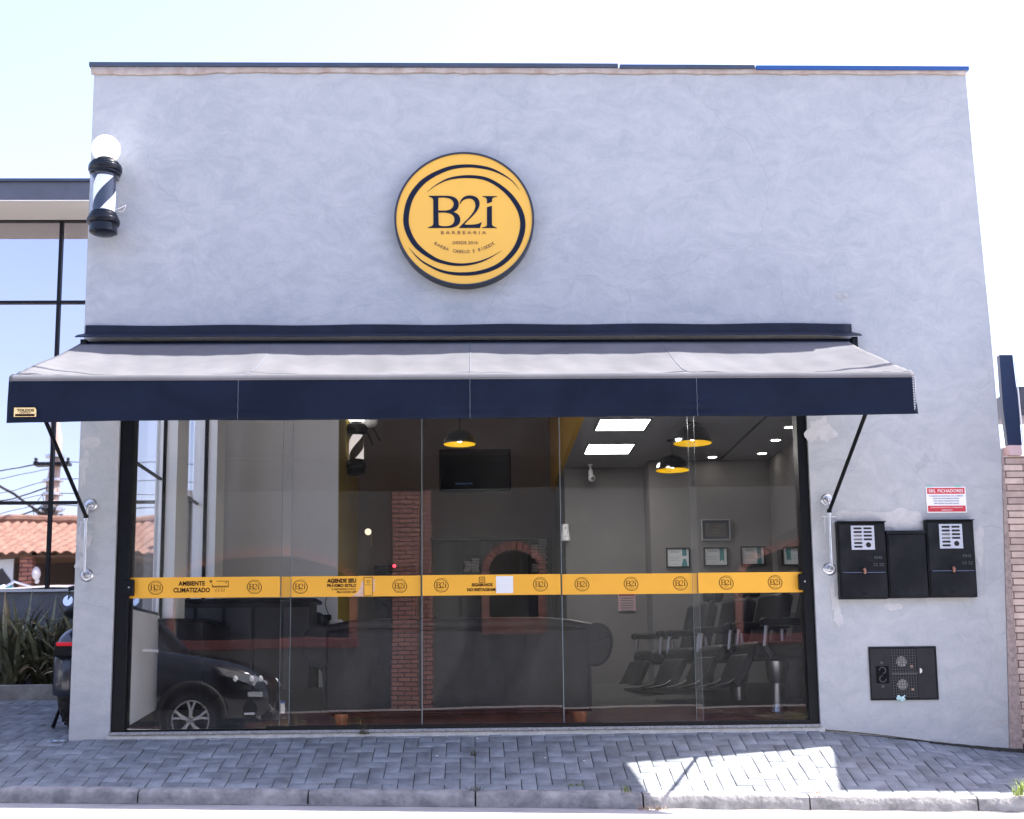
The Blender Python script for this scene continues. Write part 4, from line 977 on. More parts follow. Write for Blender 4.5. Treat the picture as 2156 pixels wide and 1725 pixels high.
m = MB().tube([(P(688, 1262, 4.57).x, 4.57, P(688, 1258, 4.57).z), (P(697, 0, 4.57).x, 4.57, P(0, 1275, 4.57).z), (P(700, 0, 4.57).x, 4.57, P(0, 1290, 4.57).z), (P(712, 0, 4.57).x, 4.57, P(0, 1320, 4.57).z)], .006, 6)
solo('power_cord', m, BLACKM, 'thin black cord hanging on the pale wall above the side table', 'cord')
# black shelf by the ochre wall
Ys = 7.1; a, b = P(786, 1190, Ys), P(812, 1300, Ys)
t = thing('bar_shelf', 'black shelf unit between the ochre wall and the back wall', 'shelf', ((a.x + b.x) / 2, Ys, b.z))
obj('carcass', MB().box(a.x, b.x + .4, Ys + .1, Ys + .3, b.z - .4, a.z), DARKW, t)
for v in (1205, 1215, 1240, 1265): obj('shelf_board', MB().box(a.x, b.x + .4, Ys - .05, Ys + .098, P(0, v + 2, Ys).z, P(0, v - 1, Ys).z), BLACKM, t)
q = P(831, 1193, 7.1); obj('standby_light', MB().sphere((q.x, 7.02, q.z), .022, 10, 6), mat('red_led', (.8, .02, .02), .4, emit=(1, .02, .04), es=2.5), t)
# small lamp and indoor barber pole on the ochre wall
q = P(775, 1120, 7.0)
t = thing('wall_lamp', 'small oval cream wall lamp on the ochre wall', 'lamp', (q.x, 7.0, q.z))
obj('lamp_disc', MB().lathe([(.001, -.01), (.045, -.008), (.045, .008), (.001, .01)], (q.x, 7.0, q.z), 18, 'Y'), mat('cream_lamp', (.7, .6, .42), .5, emit=(1, .85, .6), es=.35), t)
obj('stem', MB().tube([(q.x + .04, 7.0, q.z), (q.x + .05, 7.0, q.z - .2)], .006, 6), mat('brass', (.5, .4, .2), .4), t)
s = 1.25; q = P(750, 1000, 5.75)
pl2 = make_pole(q.x, 5.75, q.z, s, 'black and white barber pole hanging inside against the ochre wall', mat('stripe_brown', (.020, .012, .010), .4), mat('lit_stripe', (.85, .80, .76), .4, emit=(1, .90, .86), es=.20))
for o_ in pl2.children:
    if o_.name.startswith('globe'): pass
obj('wall_rail', MB().box(P(722, 0, 5.75).x, P(727, 0, 5.75).x, 5.7, 5.74, P(0, 1002, 5.75).z, P(0, 908, 5.75).z), mat('brass', (.5, .4, .2), .4), pl2)
m = MB().tube([(q.x - .08, 5.77, q.z + .3), (q.x - .12, 5.77, q.z + .1), (q.x - .115, 5.77, q.z - .1)], .003, 5)
obj('power_cable', m, WHITEP, pl2)
a = P(770, 893, 6.0); t = thing('ceiling_bracket', 'white box with two slanting black arms beside the indoor barber pole', 'bracket', a)
obj('box', MB().sphere((a.x + .05, 6.0, a.z + .04), .09, 16, 10, (1.3, .8, 1)), WHITEP, t)
for (u0, v0, u1, v1) in ((770, 903, 785, 937), (783, 897, 801, 929)):
    p0, p1 = P(u0, v0, 6), P(u1, v1, 6); obj('arm', MB().tube([p0, p1], .014, 6), BLACKM, t)
# bin and low things seen near the floor
q = P(742, 1495, 1.9)

t = thing('low_cabinet', 'low black cabinet under the side windows at the left wall', 'cabinet', (-2.85, 2.4, FZ))
obj('body', MB().box(-3.045, -2.62, 1.78, 3.2, FZ, 1.10), DARKW, t, bevel=.004)
obj('top', MB().box(-3.048, -2.60, 1.76, 3.22, 1.101, 1.13), BLACKM, t)

t = thing('waste_bin', 'dark cylindrical waste bin behind the nearest barber chair', 'bin', (3.25, 2.2, FZ))
obj('body', MB().lathe([(.13, 0), (.16, .02), (.17, .42), (.16, .44)], (3.25, 2.2, FZ), 24), mat('bin_grey', (.05, .05, .055), .5), t)
obj('lid', MB().lathe([(.175, .44), (.17, .50), (.08, .56), (.001, .57)], (3.25, 2.2, FZ), 24), BLACKM, t)
t = thing('styling_shelf', 'narrow dark shelf with bottles on the right wall beside the mirror cabinet', 'shelf', (3.5, 1.2, 1.0))
obj('board', MB().box(3.42, 3.655, .8, 1.38, 1.30, 1.33), DARKW, t)
obj('back_board', MB().box(3.63, 3.655, .8, 1.38, .6, 1.9), DARKW, t)
BOT = [mat('bottle_amber', (.25, .10, .03), .25), mat('bottle_white', (.6, .6, .6), .35), mat('bottle_blue', (.04, .10, .25), .3)]
BL = ['amber spray bottle, first on the styling shelf', 'white bottle, second on the styling shelf', 'blue bottle, third on the styling shelf', 'tall amber bottle at the inner end of the styling shelf']
for k in range(4):
    y = .9 + .13 * k; h = .12 + .03 * (k % 2) + .03 * (k == 3)
    t = thing('bottle', BL[k], 'bottle', (3.5, y, 1.33), 'bottles on the styling shelf')
    obj('body', MB().lathe([(.03, 0), (.032, h * .7), (.012, h * .85)], (3.5, y, 1.331), 14), BOT[k % 3], t)
    obj('cap', MB().lathe([(.014, h * .85), (.014, h), (.001, h + .002)], (3.5, y, 1.331), 10), BLACKM, t)
# ================================================================ METER CABINETS
CABK = mat('black_cabinet', (0.007, 0.008, 0.010), 0.42, col2=(0.020, 0.021, 0.025), vscale=5, bump=0.12, bscale=14, mixlo=.45, mixhi=.8, spec=0.15)
GRILLE = mat('grille_plate', (0.42, 0.44, 0.50), 0.5, metal=0.2, var=0.08, vscale=20)
METER = mat('meter_plastic', (0.16, 0.155, 0.15), 0.3, var=.3, vscale=60)
COPPER = mat('copper_lock', (0.30, 0.15, 0.11), 0.5, metal=.5)
def cabinet(x0, x1, z0, z1, label, gx=None, codes=None):
    t = thing('meter_cabinet', label, 'meter box', ((x0 + x1) / 2, 0, z0), 'black utility meter cabinets')
    m = MB().box(x0, x1, -.066, -.001, z0, z1); cas = obj('casing', m, CABK, t, bevel=.004)
    if not gx:
        obj('door', MB().box(x0 + .012, x1 - .012, -.076, -.067, z0 + .015, z1 - .035), CABK, t, bevel=.003)
        obj('top_lip', MB().box(x0, x1, -.082, -.067, z1 - .03, z1 - .002), CABK, t, bevel=.002)
        return t
    zs = z0 + (z1 - z0) * .34
    obj('top_lip', MB().box(x0 - .004, x1 + .004, -.09, -.0, z1 + .001, z1 + .008), CABK, t)
    up = obj('upper_door', MB().box(x0 + .010, x1 - .010, -.078, -.067, zs + .002, z1 - .015), CABK, t, bevel=.003)
    lo = obj('lower_door', MB().box(x0 + .012, x1 - .008, -.076, -.067, z0 + .012, zs - .006), CABK, t, bevel=.003)
    obj('door_seam', MB().box(x0 + .03, x1 - .02, -.081, -.0785, zs - .002, zs + .004), mat('blue_seam', (.08, .10, .18), .4), t)
    g0, g1, gz0, gz1 = gx
    W_, H_ = g1 - g0, gz1 - gz0
    L = [[(g0, gz0), (g1, gz0), (g1, gz1), (g0, gz1)]]
    def slot(cx, cz, w, h): 
        r = h / 2; return [(cx + w / 2 - r + r * math.cos(a), cz + r * math.sin(a)) for a in [rad(-90 + i * 22.5) for i in range(9)]] + [(cx - w / 2 + r + r * math.cos(a), cz + r * math.sin(a)) for a in [rad(90 + i * 22.5) for i in range(9)]]
    for r in range(6):
        for c in range(2):
            if c == 1 and r > 3: continue
            L.append(slot(g0 + W_ * (.29 + .43 * c), gz1 - H_ * (.115 + .152 * r), W_ * .37, H_ * .085))
    L.append([(g0 + W_ * .73 + W_ * .115 * math.cos(a), gz0 + H_ * .20 + W_ * .115 * math.sin(a)) for a in [i * math.pi / 10 for i in range(20)]])
    obj('back_plate', MB().box(g0 + .003, g1 - .003, -.0795, -.0785, gz0 + .003, gz1 - .003), mat('inside_black', (.008, .008, .009), .8), up)
    obj('meter_behind', MB().lathe([(.001, 0), (.036, 0)], (g0 + W_ * .30, -.0798, gz0 + H_ * .52), 20, 'Y', cap=False), METER, up)
    obj('grille', MB().fill(L, (0, -.083, 0), .003), GRILLE, up)
    xc = (x0 + x1) / 2 + .0
    lt = obj('latch', MB().box(xc - .03, xc + .03, -.084, -.0785, zs + .004, zs + .045), BLACKM, t, bevel=.003)
    obj('padlock', MB().tube([(xc + .0, -.092, zs + .03), (xc + .006, -.098, zs + .018), (xc + .004, -.096, zs - .012)], [.012, .013, .010], 10), COPPER, lt)
    ks = obj('keyhole_plate', MB().box(xc - .022, xc + .028, -.0795, -.0765, z0 + .035, z0 + .055), BLACKM, lo, bevel=.002)
    m = MB().text(codes[0], (x1 - .075, -.079, zs + .115), .036, width=.07, th=.002).text(codes[1], (x1 - .075, -.079, zs + .055), .036, width=.085, th=.002)
    obj('embossed_code', m, mat('cabinet_emboss', (0.07, 0.072, 0.078), 0.5), up)
    return t
cabinet(3.085, 3.495, 1.138, 1.788, 'black meter cabinet with grille, left of the blank door', (3.197, 3.395, 1.553, 1.758), ('AHS', '12 22'))
cabinet(3.503, 3.838, 1.143, 1.716, 'blank black cabinet door between the two grilled meter cabinets')
cabinet(3.846, 4.255, 1.145, 1.797, 'black meter cabinet with grille, under the red and white notice', (3.952, 4.15, 1.558, 1.766), ('MHS', '13 22'))
# raw rim under the cabinets
# ================================================================ WATER METER BOX
x0, x1, z0, z1 = 3.318, 3.892, .292, .738
t = thing('water_meter_box', 'black recessed water meter box with square mesh, low on the right wall', 'meter box', ((x0 + x1) / 2, 0, z0))
f = .018
m = MB().box(x0, x1, -.014, -.001, z1 - f, z1).box(x0, x1, -.014, -.001, z0, z0 + f).box(x0, x0 + f * .6, -.014, -.001, z0 + f, z1 - f).box(x1 - f, x1, -.014, -.001, z0 + f, z1 - f)
obj('frame', m, CABK, t, bevel=.002)
xa, xb = x0 + .185, x0 + .405
CABG = mat('dark_grey_plastic', (0.026, 0.026, 0.029), 0.55, var=.15, vscale=8, spec=.15)
pl_ = obj('left_panel', MB().box(x0 + f * .6, xa, -.010, -.002, z0 + f, z1 - f), CABG, t)
pr_ = obj('right_panel', MB().box(xb, x1 - f, -.012, -.002, z0 + f, z1 - f), CABG, t)
obj('back_recess', MB().box(xa, xb, -.0035, -.002, z0 + f, z1 - f), mat('inside_black', (.008, .008, .009), .8), t)
MW = mat('meter_white', (0.20, 0.19, 0.185), .4, var=.5, vscale=30)
for zz in (z0 + .32, z0 + .13):
    mt = obj('meter', MB().lathe([(.001, -.002), (.045, -.002), (.045, .001)], ((xa + xb) / 2 - .02, -.0045, zz), 22, 'Y'), MW, t)
    obj('brass_nut', MB().box((xa + xb) / 2 + .05, (xa + xb) / 2 + .08, -.006, -.004, zz - .05, zz - .03), mat('pink_brass', (.45, .27, .2), .5), mt)
m = MB()
for i in range(10): xx = xa + .012 + i * (xb - xa - .024) / 9; m.box(xx - .0022, xx + .0022, -.0105, -.0085, z0 + f + .002, z1 - f - .002)
for i in range(18): zz = z0 + f + .012 + i * (z1 - z0 - 2 * f - .024) / 17; m.box(xa, xb, -.0082, -.0065, zz - .0022, zz + .0022)
m.box(xa, xb, -.0122, -.0108, (z0 + z1) / 2 - .008, (z0 + z1) / 2 + .004)
obj('mesh_grille', m, mat('mesh_black', (.045, .045, .05), .45), t)
ex, ez = x0 + .108, (z0 + z1) / 2 - .01; EM = mat('emblem_black', (.004, .004, .005), .6, spec=.1)
m = MB().fill([[(ex - .055, ez - .072), (ex + .055, ez - .072), (ex + .055, ez + .072), (ex - .055, ez + .072)]], (0, -.0112, 0), .001)
e1 = obj('emblem_plate', m, EM, pl_)
m = MB()
for s in (1, -1):
    m.fill([ring_loop(ex - .002, ez + s * .098, .013, 16)], (0, -.0118, 0), .001)
    m.tube([(ex - s * .03 * math.cos(a) * (1 - .1), -.0125, ez + s * (.035 + .026 * math.sin(a))) for a in [i * math.pi * 1.5 / 12 for i in range(13)]], .006, 6)
obj('emblem_swirl', m, mat('emblem_grey', (.045, .045, .048), .5), e1)
obj('finger_catch', MB().fill([[(xb + .02 + .022 * math.cos(a) * .9, (z0 + z1) / 2 + .02 + .022 * math.sin(a)) for a in [rad(-90 + i * 15) for i in range(13)]]], (0, -.0135, 0), .002), GALV, pr_)
m = MB(); r_ = random.Random(4)
m.grid(lambda u, v: (3.53 + .07 * u + .006 * math.sin(v * 9), -.018 - .012 * abs(math.sin(u * 7 + v * 5)), .285 + .042 * v + .008 * math.sin(u * 8)), 9, 6)
solo('crumpled_wrapper', m, mat('teal_wrapper', (.20, .52, .55), .35, col2=(.75, .8, .8), vscale=30), 'crumpled teal and white wrapper caught on the water meter box frame', 'litter', solid=.001)
# ================================================================ NOTICE
a, b = P(1949, 1026, 0), P(2034, 1081, 0)
x0, x1, z0, z1 = 3.885, 4.230, 1.872, 2.098
t = thing('notice_board', 'red and white printed notice above the right meter cabinet', 'sign', ((x0 + x1) / 2, 0, z0))
bd = obj('board', MB().box(x0, x1, -.008, -.001, z0, z1), WHITEP, t, bevel=.001)
h = z1 - z0
obj('red_header', MB().box(x0 + .01, x1 - .01, -.0095, -.0085, z1 - .062, z1 - .010), RED, t)
obj('red_footer', MB().box(x0 + .01, x1 - .01, -.0095, -.0085, z0 + .010, z0 + .062), RED, t)
xc = (x0 + x1) / 2
obj('header_text', MB().text('SRS. PICHADORES', (xc, -.011, z1 - .049), .038, width=.300, bold=.0004, spacing=1.05), WHITEP, t)
m = MB()
for k, s_ in enumerate(('O DINHEIRO ECONOMIZADO COM A LIMPEZA E', 'REPINTURA DAS PAREDES E PORTAS,', 'SERÁ DOADO MENSALMENTE PARA', 'INSTITUIÇÕES DA NOSSA CIDADE!')):
    m.text(s_, (xc, -.0098, z1 - .085 - k * .0215), .0135, width=(.295, .225, .22, .215)[k])
obj('body_text', m, mat('blue_ink', (.03, .05, .16), .5), t)
m = MB().text('AJUDE-NOS A MANTER ESTA CONTRIBUIÇÃO.', (xc, -.0105, z0 + .042), .0135, width=.285).text('OBRIGADO!', (xc, -.0105, z0 + .019), .0145, width=.095)
obj('footer_text', m, WHITEP, t)
for xx in (x0 + .005, x0 + .255): obj('tape', MB().box(xx, xx + .05, -.0093, -.0082, z1 - .004, z1 + .012), mat('green_tape', (.25, .5, .42), .5), t)
# ================================================================ LEFT NEIGHBOUR WITH MIRROR GLASS
MIR = mat('mirror_glass', (0.56, 0.53, 0.56), 0.015, metal=1.0)
nt_ = MIR.node_tree; b_ = nt_.nodes['Principled BSDF']
tc_ = nt_.nodes.new('ShaderNodeTexCoord'); nn = nt_.nodes.new('ShaderNodeTexNoise'); nn.inputs['Scale'].default_value = 1.1; nn.inputs['Detail'].default_value = 1.5
bb = nt_.nodes.new('ShaderNodeBump'); bb.inputs['Distance'].default_value = 0.0022; bb.inputs['Strength'].default_value = 1
nt_.links.new(tc_.outputs['Object'], nn.inputs[0]); nt_.links.new(nn.outputs[0], bb.inputs['Height']); nt_.links.new(bb.outputs[0], b_.inputs['Normal'])
nb = thing('mirror_glass_building', 'neighbouring building with mirror glass front under a dark flat roof edge', 'building', (-7, 3.8, .4))
Yn = 3.8
ZF0, ZF1 = 5.885, P(90, 377, 3.14).z
obj('dark_fascia', MB().box(-16, -3.37, 3.15, 3.8, ZF0, ZF1 - .035), mat('slate_render', (.085, .095, .125), .8, var=.12, vscale=5), nb)
GREYP = mat('dark_grey_render', (.10, .105, .12), .85, var=.15, vscale=4, bump=.3)
obj('roof_coping', MB().box(-16, -3.36, 3.12, 3.9, ZF1 - .033, ZF1), COPING, nb)
obj('soffit', MB().box(-16, -3.37, 3.152, 3.78, ZF0 - .012, ZF0 - .002), mat('cream_soffit', (.85, .79, .73), .8), nb)
obj('upper_body', MB().box(-16, -3.37, 3.81, 9, 1.0, 5.86), GREYP, nb)
obj('plinth_wall', MB().box(-16, -3.14, 3.74, 3.9, .0, 1.545), GREYP, nb)
obj('sill', MB().box(-16, -3.14, 3.70, 3.80, 1.547, 1.575), mat('pale_sill', (.40, .42, .46), .7), nb)
cols = [-14, -11.5, -9.2, -6.95, -4.765, -3.13]; rows = [1.576, 2.555, 4.888, 5.87]
for a, b in zip(cols[:-1], cols[1:]):
    for c, d in zip(rows[:-1], rows[1:]):
        m = MB().add([(a + .01, 3.79, c + .01), (b - .01, 3.79, c + .01), (b - .01, 3.79, d - .01), (a + .01, 3.79, d - .01)], [(0, 1, 2, 3)])
        g = obj('mirror_pane', m, MIR, nb)
for a in cols[:-1]: obj('mullion', MB().box(a - .019, a + .019, 3.76, 3.788, 1.576, 5.87), BLACKM, nb)
for c in rows[1:]: obj('transom', MB().box(-14, -3.13, 3.762, 3.787, c - .017, c + .017), BLACKM, nb)
# ================================================================ PLANTER AND FLAX
pln = thing('planter', 'long low concrete planter in front of the mirror glass building', 'planter', (-5.5, 2.6, .36))
obj('kerb_wall', MB().box(-12, -3.36, 2.5, 2.62, .30, .52), mat('old_concrete', (.34, .31, .27), .9, col2=(.18, .16, .13), vscale=5, bump=.7, bscale=30), pln, bevel=.015)
obj('soil', MB().box(-12, -3.36, 2.622, 3.735, .3, .47), mat('soil', (.05, .035, .025), .95, var=.4, vscale=15, bump=.8), pln)
LEAF = [mat('flax_leaf', (.150, .150, .085), .45, var=.35, vscale=3, island=.6), mat('dry_leaf', (.50, .40, .26), .7, var=.2, island=.3)]
def flax(cx, cy, n, R, label, seed):
    r = random.Random(seed); g, d = MB(), MB()
    for i in range(n):
        a = r.uniform(0, 2 * math.pi); L = r.uniform(.55, 1.12) * R; tilt = r.uniform(.05, .75); w0 = r.uniform(.016, .030)
        dry = r.random() < .13; droop = r.uniform(.1, 1.5) * (1.4 if dry else 1)
        k = 9; vs = []; x, y, z = cx + r.uniform(-.12, .12), cy + r.uniform(-.1, .1), .46
        th = tilt; sd = Vector((-math.sin(a), math.cos(a), 0)); tw = r.uniform(-.9, .9); prev = None
        for j in range(k + 1):
            t_ = j / k; ww = w0 * (1.0 if t_ < .55 else max(.05, 1 - ((t_ - .55) / .45) ** 1.4)) * (.6 + .4 * min(1, t_ * 4))
            dv = sd * math.cos(tw * t_) + Vector((0, 0, 1)) * math.sin(tw * t_) * .7
            fold = Vector((math.cos(a) * -.3, math.sin(a) * -.3, .9)) * ww * .35
            p = Vector((x, y, z)); vs += [p - dv * ww + fold, p, p + dv * ww + fold]
            th += droop / k * (0.4 + t_ * 1.3); st = L / k
            x += math.cos(a) * math.sin(th) * st; y += math.sin(a) * math.sin(th) * st; z += math.cos(th) * st
            if y > 3.68: y = 3.68
        (d if dry else g).add(vs, [(j * 3 + q, j * 3 + q + 1, j * 3 + q + 4, j * 3 + q + 3) for j in range(k) for q in (0, 1)])
    t = thing('flax_plant', label, 'plant', (cx, cy, .46), 'strap-leaved flax plants in the planter')
    obj('green_leaves', g, LEAF[0], t)
    if d.v: obj('dry_leaves', d, LEAF[1], t)
labs = ['flax clump with drooping dry blades, beside the scooter', 'tall spiky flax clump just left of the scooter mirror', 'dense dark flax clump in the middle of the visible planter', 'wide arching flax clump near the left picture edge', 'flax clump cut by the left picture edge', 'low flax clump hanging over the planter kerb by the scooter', 'low flax clump hanging over the planter kerb at the left edge', 'upright flax clump close to the grey plinth wall']
for k, (cx, cy, n, R) in enumerate(((-3.75, 3.1, 70, .98), (-4.15, 3.3, 85, 1.10), (-4.5, 3.1, 85, 1.0), (-4.95, 3.25, 85, 1.08), (-5.4, 3.1, 70, 1.0), (-3.95, 2.8, 45, .75), (-4.85, 2.8, 50, .78), (-4.55, 3.5, 60, 1.08))):
    flax(cx, cy, n, R, labs[k], 30 + k)
# ================================================================ SCOOTER
def scooter():
    t = thing('electric_scooter', 'fat-tyred black electric scooter parked behind the left corner pier', 'scooter', (0, 0, 0))
    ty = MB(); R1, r1 = .235, .105; n = 40; k = 14; vs = []
    for i in range(n):
        A = 2 * math.pi * i / n
        for j in range(k):
            B = 2 * math.pi * j / k; rr = R1 + r1 * math.cos(B) * .95; vs.append((r1 * 1.15 * math.sin(B), rr * math.cos(A), .34 + rr * math.sin(A)))
    ty.add(vs, [(i * k + j, ((i + 1) % n) * k + j, ((i + 1) % n) * k + (j + 1) % k, i * k + (j + 1) % k) for i in range(n) for j in range(k)])
    rear = obj('tyre', ty, BLACKR, t)
    m = MB()
    for i in range(44):
        A = 2 * math.pi * i / 44
        for s in (-.075, -.035, .005, .045, .08):
            rr = R1 + r1 * .95 * math.cos(math.asin(min(.98, abs(s + (.02 if i % 2 else -.0)) / (r1 * 1.15)))) + .001
            x = s + (.02 if i % 2 else 0)
            c = Vector((x, rr * math.cos(A), .34 + rr * math.sin(A))); m.box(c.x - .014, c.x + .014, c.y - .010, c.y + .010, c.z - .008, c.z + .008, rx=A + math.pi / 2)
    obj('tyre_tread', m, BLACKR, rear)
    obj('rim', MB().lathe([(.05, -.08), (.14, -.07), (.15, 0), (.14, .07), (.05, .08)], (0, 0, .34), 24, 'X'), GALV, rear)
    m = MB()
    def fen(u, v):
        A = rad(200 - 150 * u) ; wx = (v - .5) * 2; rr = .39 - .05 * wx * wx
        return (wx * .135, rr * math.cos(A), .36 + rr * math.sin(A))
    m.grid(fen, 18, 12); obj('rear_fender', m, mat('fender_black', (.02, .024, .035), .3, coat=.4), t, solid=.006)
    lb = obj('light_bracket', MB().box(-.12, .12, -.41, -.32, .52, .63), BLACKM, t, bevel=.015)
    obj('tail_light', MB().box(-.095, .095, -.432, -.411, .60, .628), mat('red_lens', (.45, .01, .02), .2, emit=(1, .03, .05), es=.06), lb, bevel=.008)
    obj('seat', MB().sphere((0, -.02, .87), .135, 20, 12, (1.0, 1.6, .45)), LEATHER, t)
    obj('seat_post', MB().tube([(0, 0, .55), (0, -.02, .86)], .03, 10), BLACKM, t)
    obj('deck', MB().box(-.13, .13, .25, .95, .30, .42), BLACKM, t, bevel=.03)
    obj('frame_tube', MB().tube([(0, 0, .6), (0, .3, .5), (0, .95, .48), (0, 1.15, .9), (0, 1.08, 1.02)], .03, 10), BLACKM, t)
    fr = MB(); fr.v = [(x, y + 1.3, z) for x, y, z in ty.v]; fr.f = list(ty.f); obj('tyre', fr, BLACKR, t)
    obj('fork', MB().tube([(-.14, 1.3, .34), (-.12, 1.15, .8), (.0, 1.08, 1.0), (.12, 1.15, .8), (.14, 1.3, .34)], .018, 8), BLACKM, t)
    hb = obj('handlebar', MB().tube([(-.33, .95, 1.12), (-.25, .97, 1.14), (-.1, 1.05, 1.10), (.1, 1.05, 1.10), (.25, .97, 1.14), (.33, .95, 1.12)], .014, 10), BLACKM, t)
    for s in (-1, 1):
        obj('grip', MB().tube([(s * .24, .97, 1.14), (s * .36, .94, 1.12)], .019, 10), BLACKR, hb)
        mm = MB().lathe([(.001, -.006), (.052, -.006), (.055, 0), (.046, .01), (.001, .014)], (s * .36, .95, 1.02), 22, 'Y'); cc = Vector((s * .36, .95, 1.02)); RR = Matrix.Rotation(rad(-28), 3, 'X')
        mm.v = [tuple(cc + RR @ (Vector(q_) - cc)) for q_ in mm.v]
        mr = obj('mirror', mm, mat('mirror', (.75, .77, .78), .03, metal=1), t)
        obj('mirror_stem', MB().tube([(s * .34, .95, 1.12), (s * .36, .952, 1.03)], .006, 6), BLACKM, t)
    obj('kickstand', MB().tube([(-.10, .12, .34), (-.17, .05, .12), (-.21, .0, .0)], [.016, .016, .02], 8), BLACKM, t)
    return t
sco = scooter(); sco.location = (-3.475, .62, ground(-3.6, .6) + .01); sco.rotation_euler.z = rad(5); sco.scale = (0.86, 1.08, 1.14)
# ================================================================ RIGHT NEIGHBOUR
rn = thing('stone_clad_building', 'neighbouring building with pale stone strip cladding at the right edge', 'building', (6.5, .6, -.2))
STN = brick_mat('stone_strips', (.72, .58, .50), (.46, .36, .32), (.22, .16, .14), .31, .058, .005, bump=2.0)
cx0 = P(2131, 1250, .02).x
obj('clad_wall', MB().box(cx0, 9.0, .02, .16, -.7, P(2140, 960, .02).z), STN, rn)
L = [P(u - 1, v, .0) for u, v in ((2126, 1600), (2124, 1500), (2119, 1300), (2114, 1120), (2109, 950))]
m = MB().fill([[(q.x, q.z) for q in L] + [(cx0 - .004, L[-1].z + .03), (cx0 - .004, L[0].z)]], (0, .06, 0), .12)
obj('mortar_edge', m, mat('pinkish_mortar', (.34, .27, .25), .9, var=.25, vscale=25, bump=.8), rn)
obj('body', MB().box(4.62, 9.0, .4, 8, -.7, 2.42), mat('neighbour_render', (.6, .52, .48), .9, var=.1), rn)
obj('wall_cap', MB().box(P(2122, 950, .02).x, P(2149, 950, .02).x, -.01, .16, P(2140, 960, .02).z + .003, P(2140, 939, .02).z), mat('pink_cap', (.62, .45, .45), .8), rn)
obj('sun_blocker_wall', MB().box(4.95, 9.0, -.68, .018, -.9, 2.60), STN, rn)  # unseen volume added to shade the pavement beside the sun patch
obj('sun_blocker_top', MB().box(5.02, 9.0, -.70, .10, 2.602, 3.50), mat('neighbour_render', (.6, .52, .48), .9, var=.1), rn)  # upper part of the added sun blocker, also out of view
bs = thing('blue_sign_box', 'narrow dark blue sign box above the stone cladding at the right edge', 'sign', (4.56, .05, 2.53))
BLUEP = mat('deep_blue_panel', (.006, .020, .065), .4, var=.1, vscale=2)
L = [P(u, v, .14) for u, v in ((2103, 748), (2131, 748), (2134, 775), (2141, 830), (2151, 938), (2121, 938), (2111, 860))]
obj('panel', MB().fill([[(q.x, q.z) for q in L]], (0, .16, 0), .06), BLUEP, bs)
obj('edge_trim', MB().tube([(q.x + .008, .125, q.z) for q in L[1:5]], .006, 6), mat('pale_trim', (.6, .62, .68), .5), bs)
ga, gb = P(2143, 814, .3), P(2143, 862, .3)
solo('grey_side_awning', MB().box(ga.x, 5.6, .3, 1.0, gb.z, ga.z).box(ga.x + .01, 5.6, .28, .295, gb.z - .06, gb.z), mat('slate_render', (.085, .095, .125), .8), 'grey awning edge behind the blue sign at the right picture edge', 'awning')
# ================================================================ OVERHEAD WIRES NEAR FACADE
WIRE = mat('wire_black', (.02, .02, .02), .6)
def wire(pts, r, label, grp='overhead street wires', n=20, name='overhead_wire'):
    a, b, sag = Vector(pts[0]), Vector(pts[1]), pts[2]
    P_ = [a.lerp(b, i / n) - Vector((0, 0, sag * 4 * (i / n) * (1 - i / n))) for i in range(n + 1)]
    return solo(name, MB().tube(P_, r, 6), WIRE, label, 'wire', grp)
# ================================================================ OPPOSITE HOUSE (behind the camera, seen in reflections)
WY = -12.1
house = thing('tile_roofed_house', 'olive rendered house with brick arches and tile roof, mirrored in the glass', 'house', (-3, WY, -.1))
OLIVE = mat('olive_render', (.115, .115, .095), .9, var=.08, vscale=3, bump=.5, bscale=25)
BRK = brick_mat('red_brick', (.50, .22, .15), (.36, .15, .11), (.07, .045, .04), .235, .078, .012)
BRKD = mat('brick_block', (.36, .14, .10), .85, var=.25, vscale=9, bump=.5, island=.25)
TILE = mat('clay_tile', (.17, .088, .06), .85, col2=(.30, .18, .125), vscale=5, bump=.4, bscale=30)
DARKIN = mat('dark_room', (.02, .018, .016), .8)
def arch(cx, w, z0, zs, rise, n=16):
    return [(cx - w / 2, z0), (cx + w / 2, z0), (cx + w / 2, zs)] + [(cx + w / 2 * math.cos(a), zs + rise * math.sin(a)) for a in [math.pi * i / n for i in range(1, n)]] + [(cx - w / 2, zs)]
ARCH = [(.70, .86, 1.75, 2.62, .36), (-3.55, 3.2, 1.47, 2.42, .55), (6.35, 3.1, 1.47, 2.40, .70)]
m = MB().fill([[(-6.6, -.3), (9.5, -.3), (9.5, 4.9), (-6.6, 4.9)]] + [arch(*a) for a in ARCH], (0, WY - .12, 0), .24)
obj('front_wall', m, OLIVE, house)
obj('dark_interior', MB().box(-6.5, 9.4, WY - 1.2, WY - 1.1, -.3, 4.8), DARKIN, house)
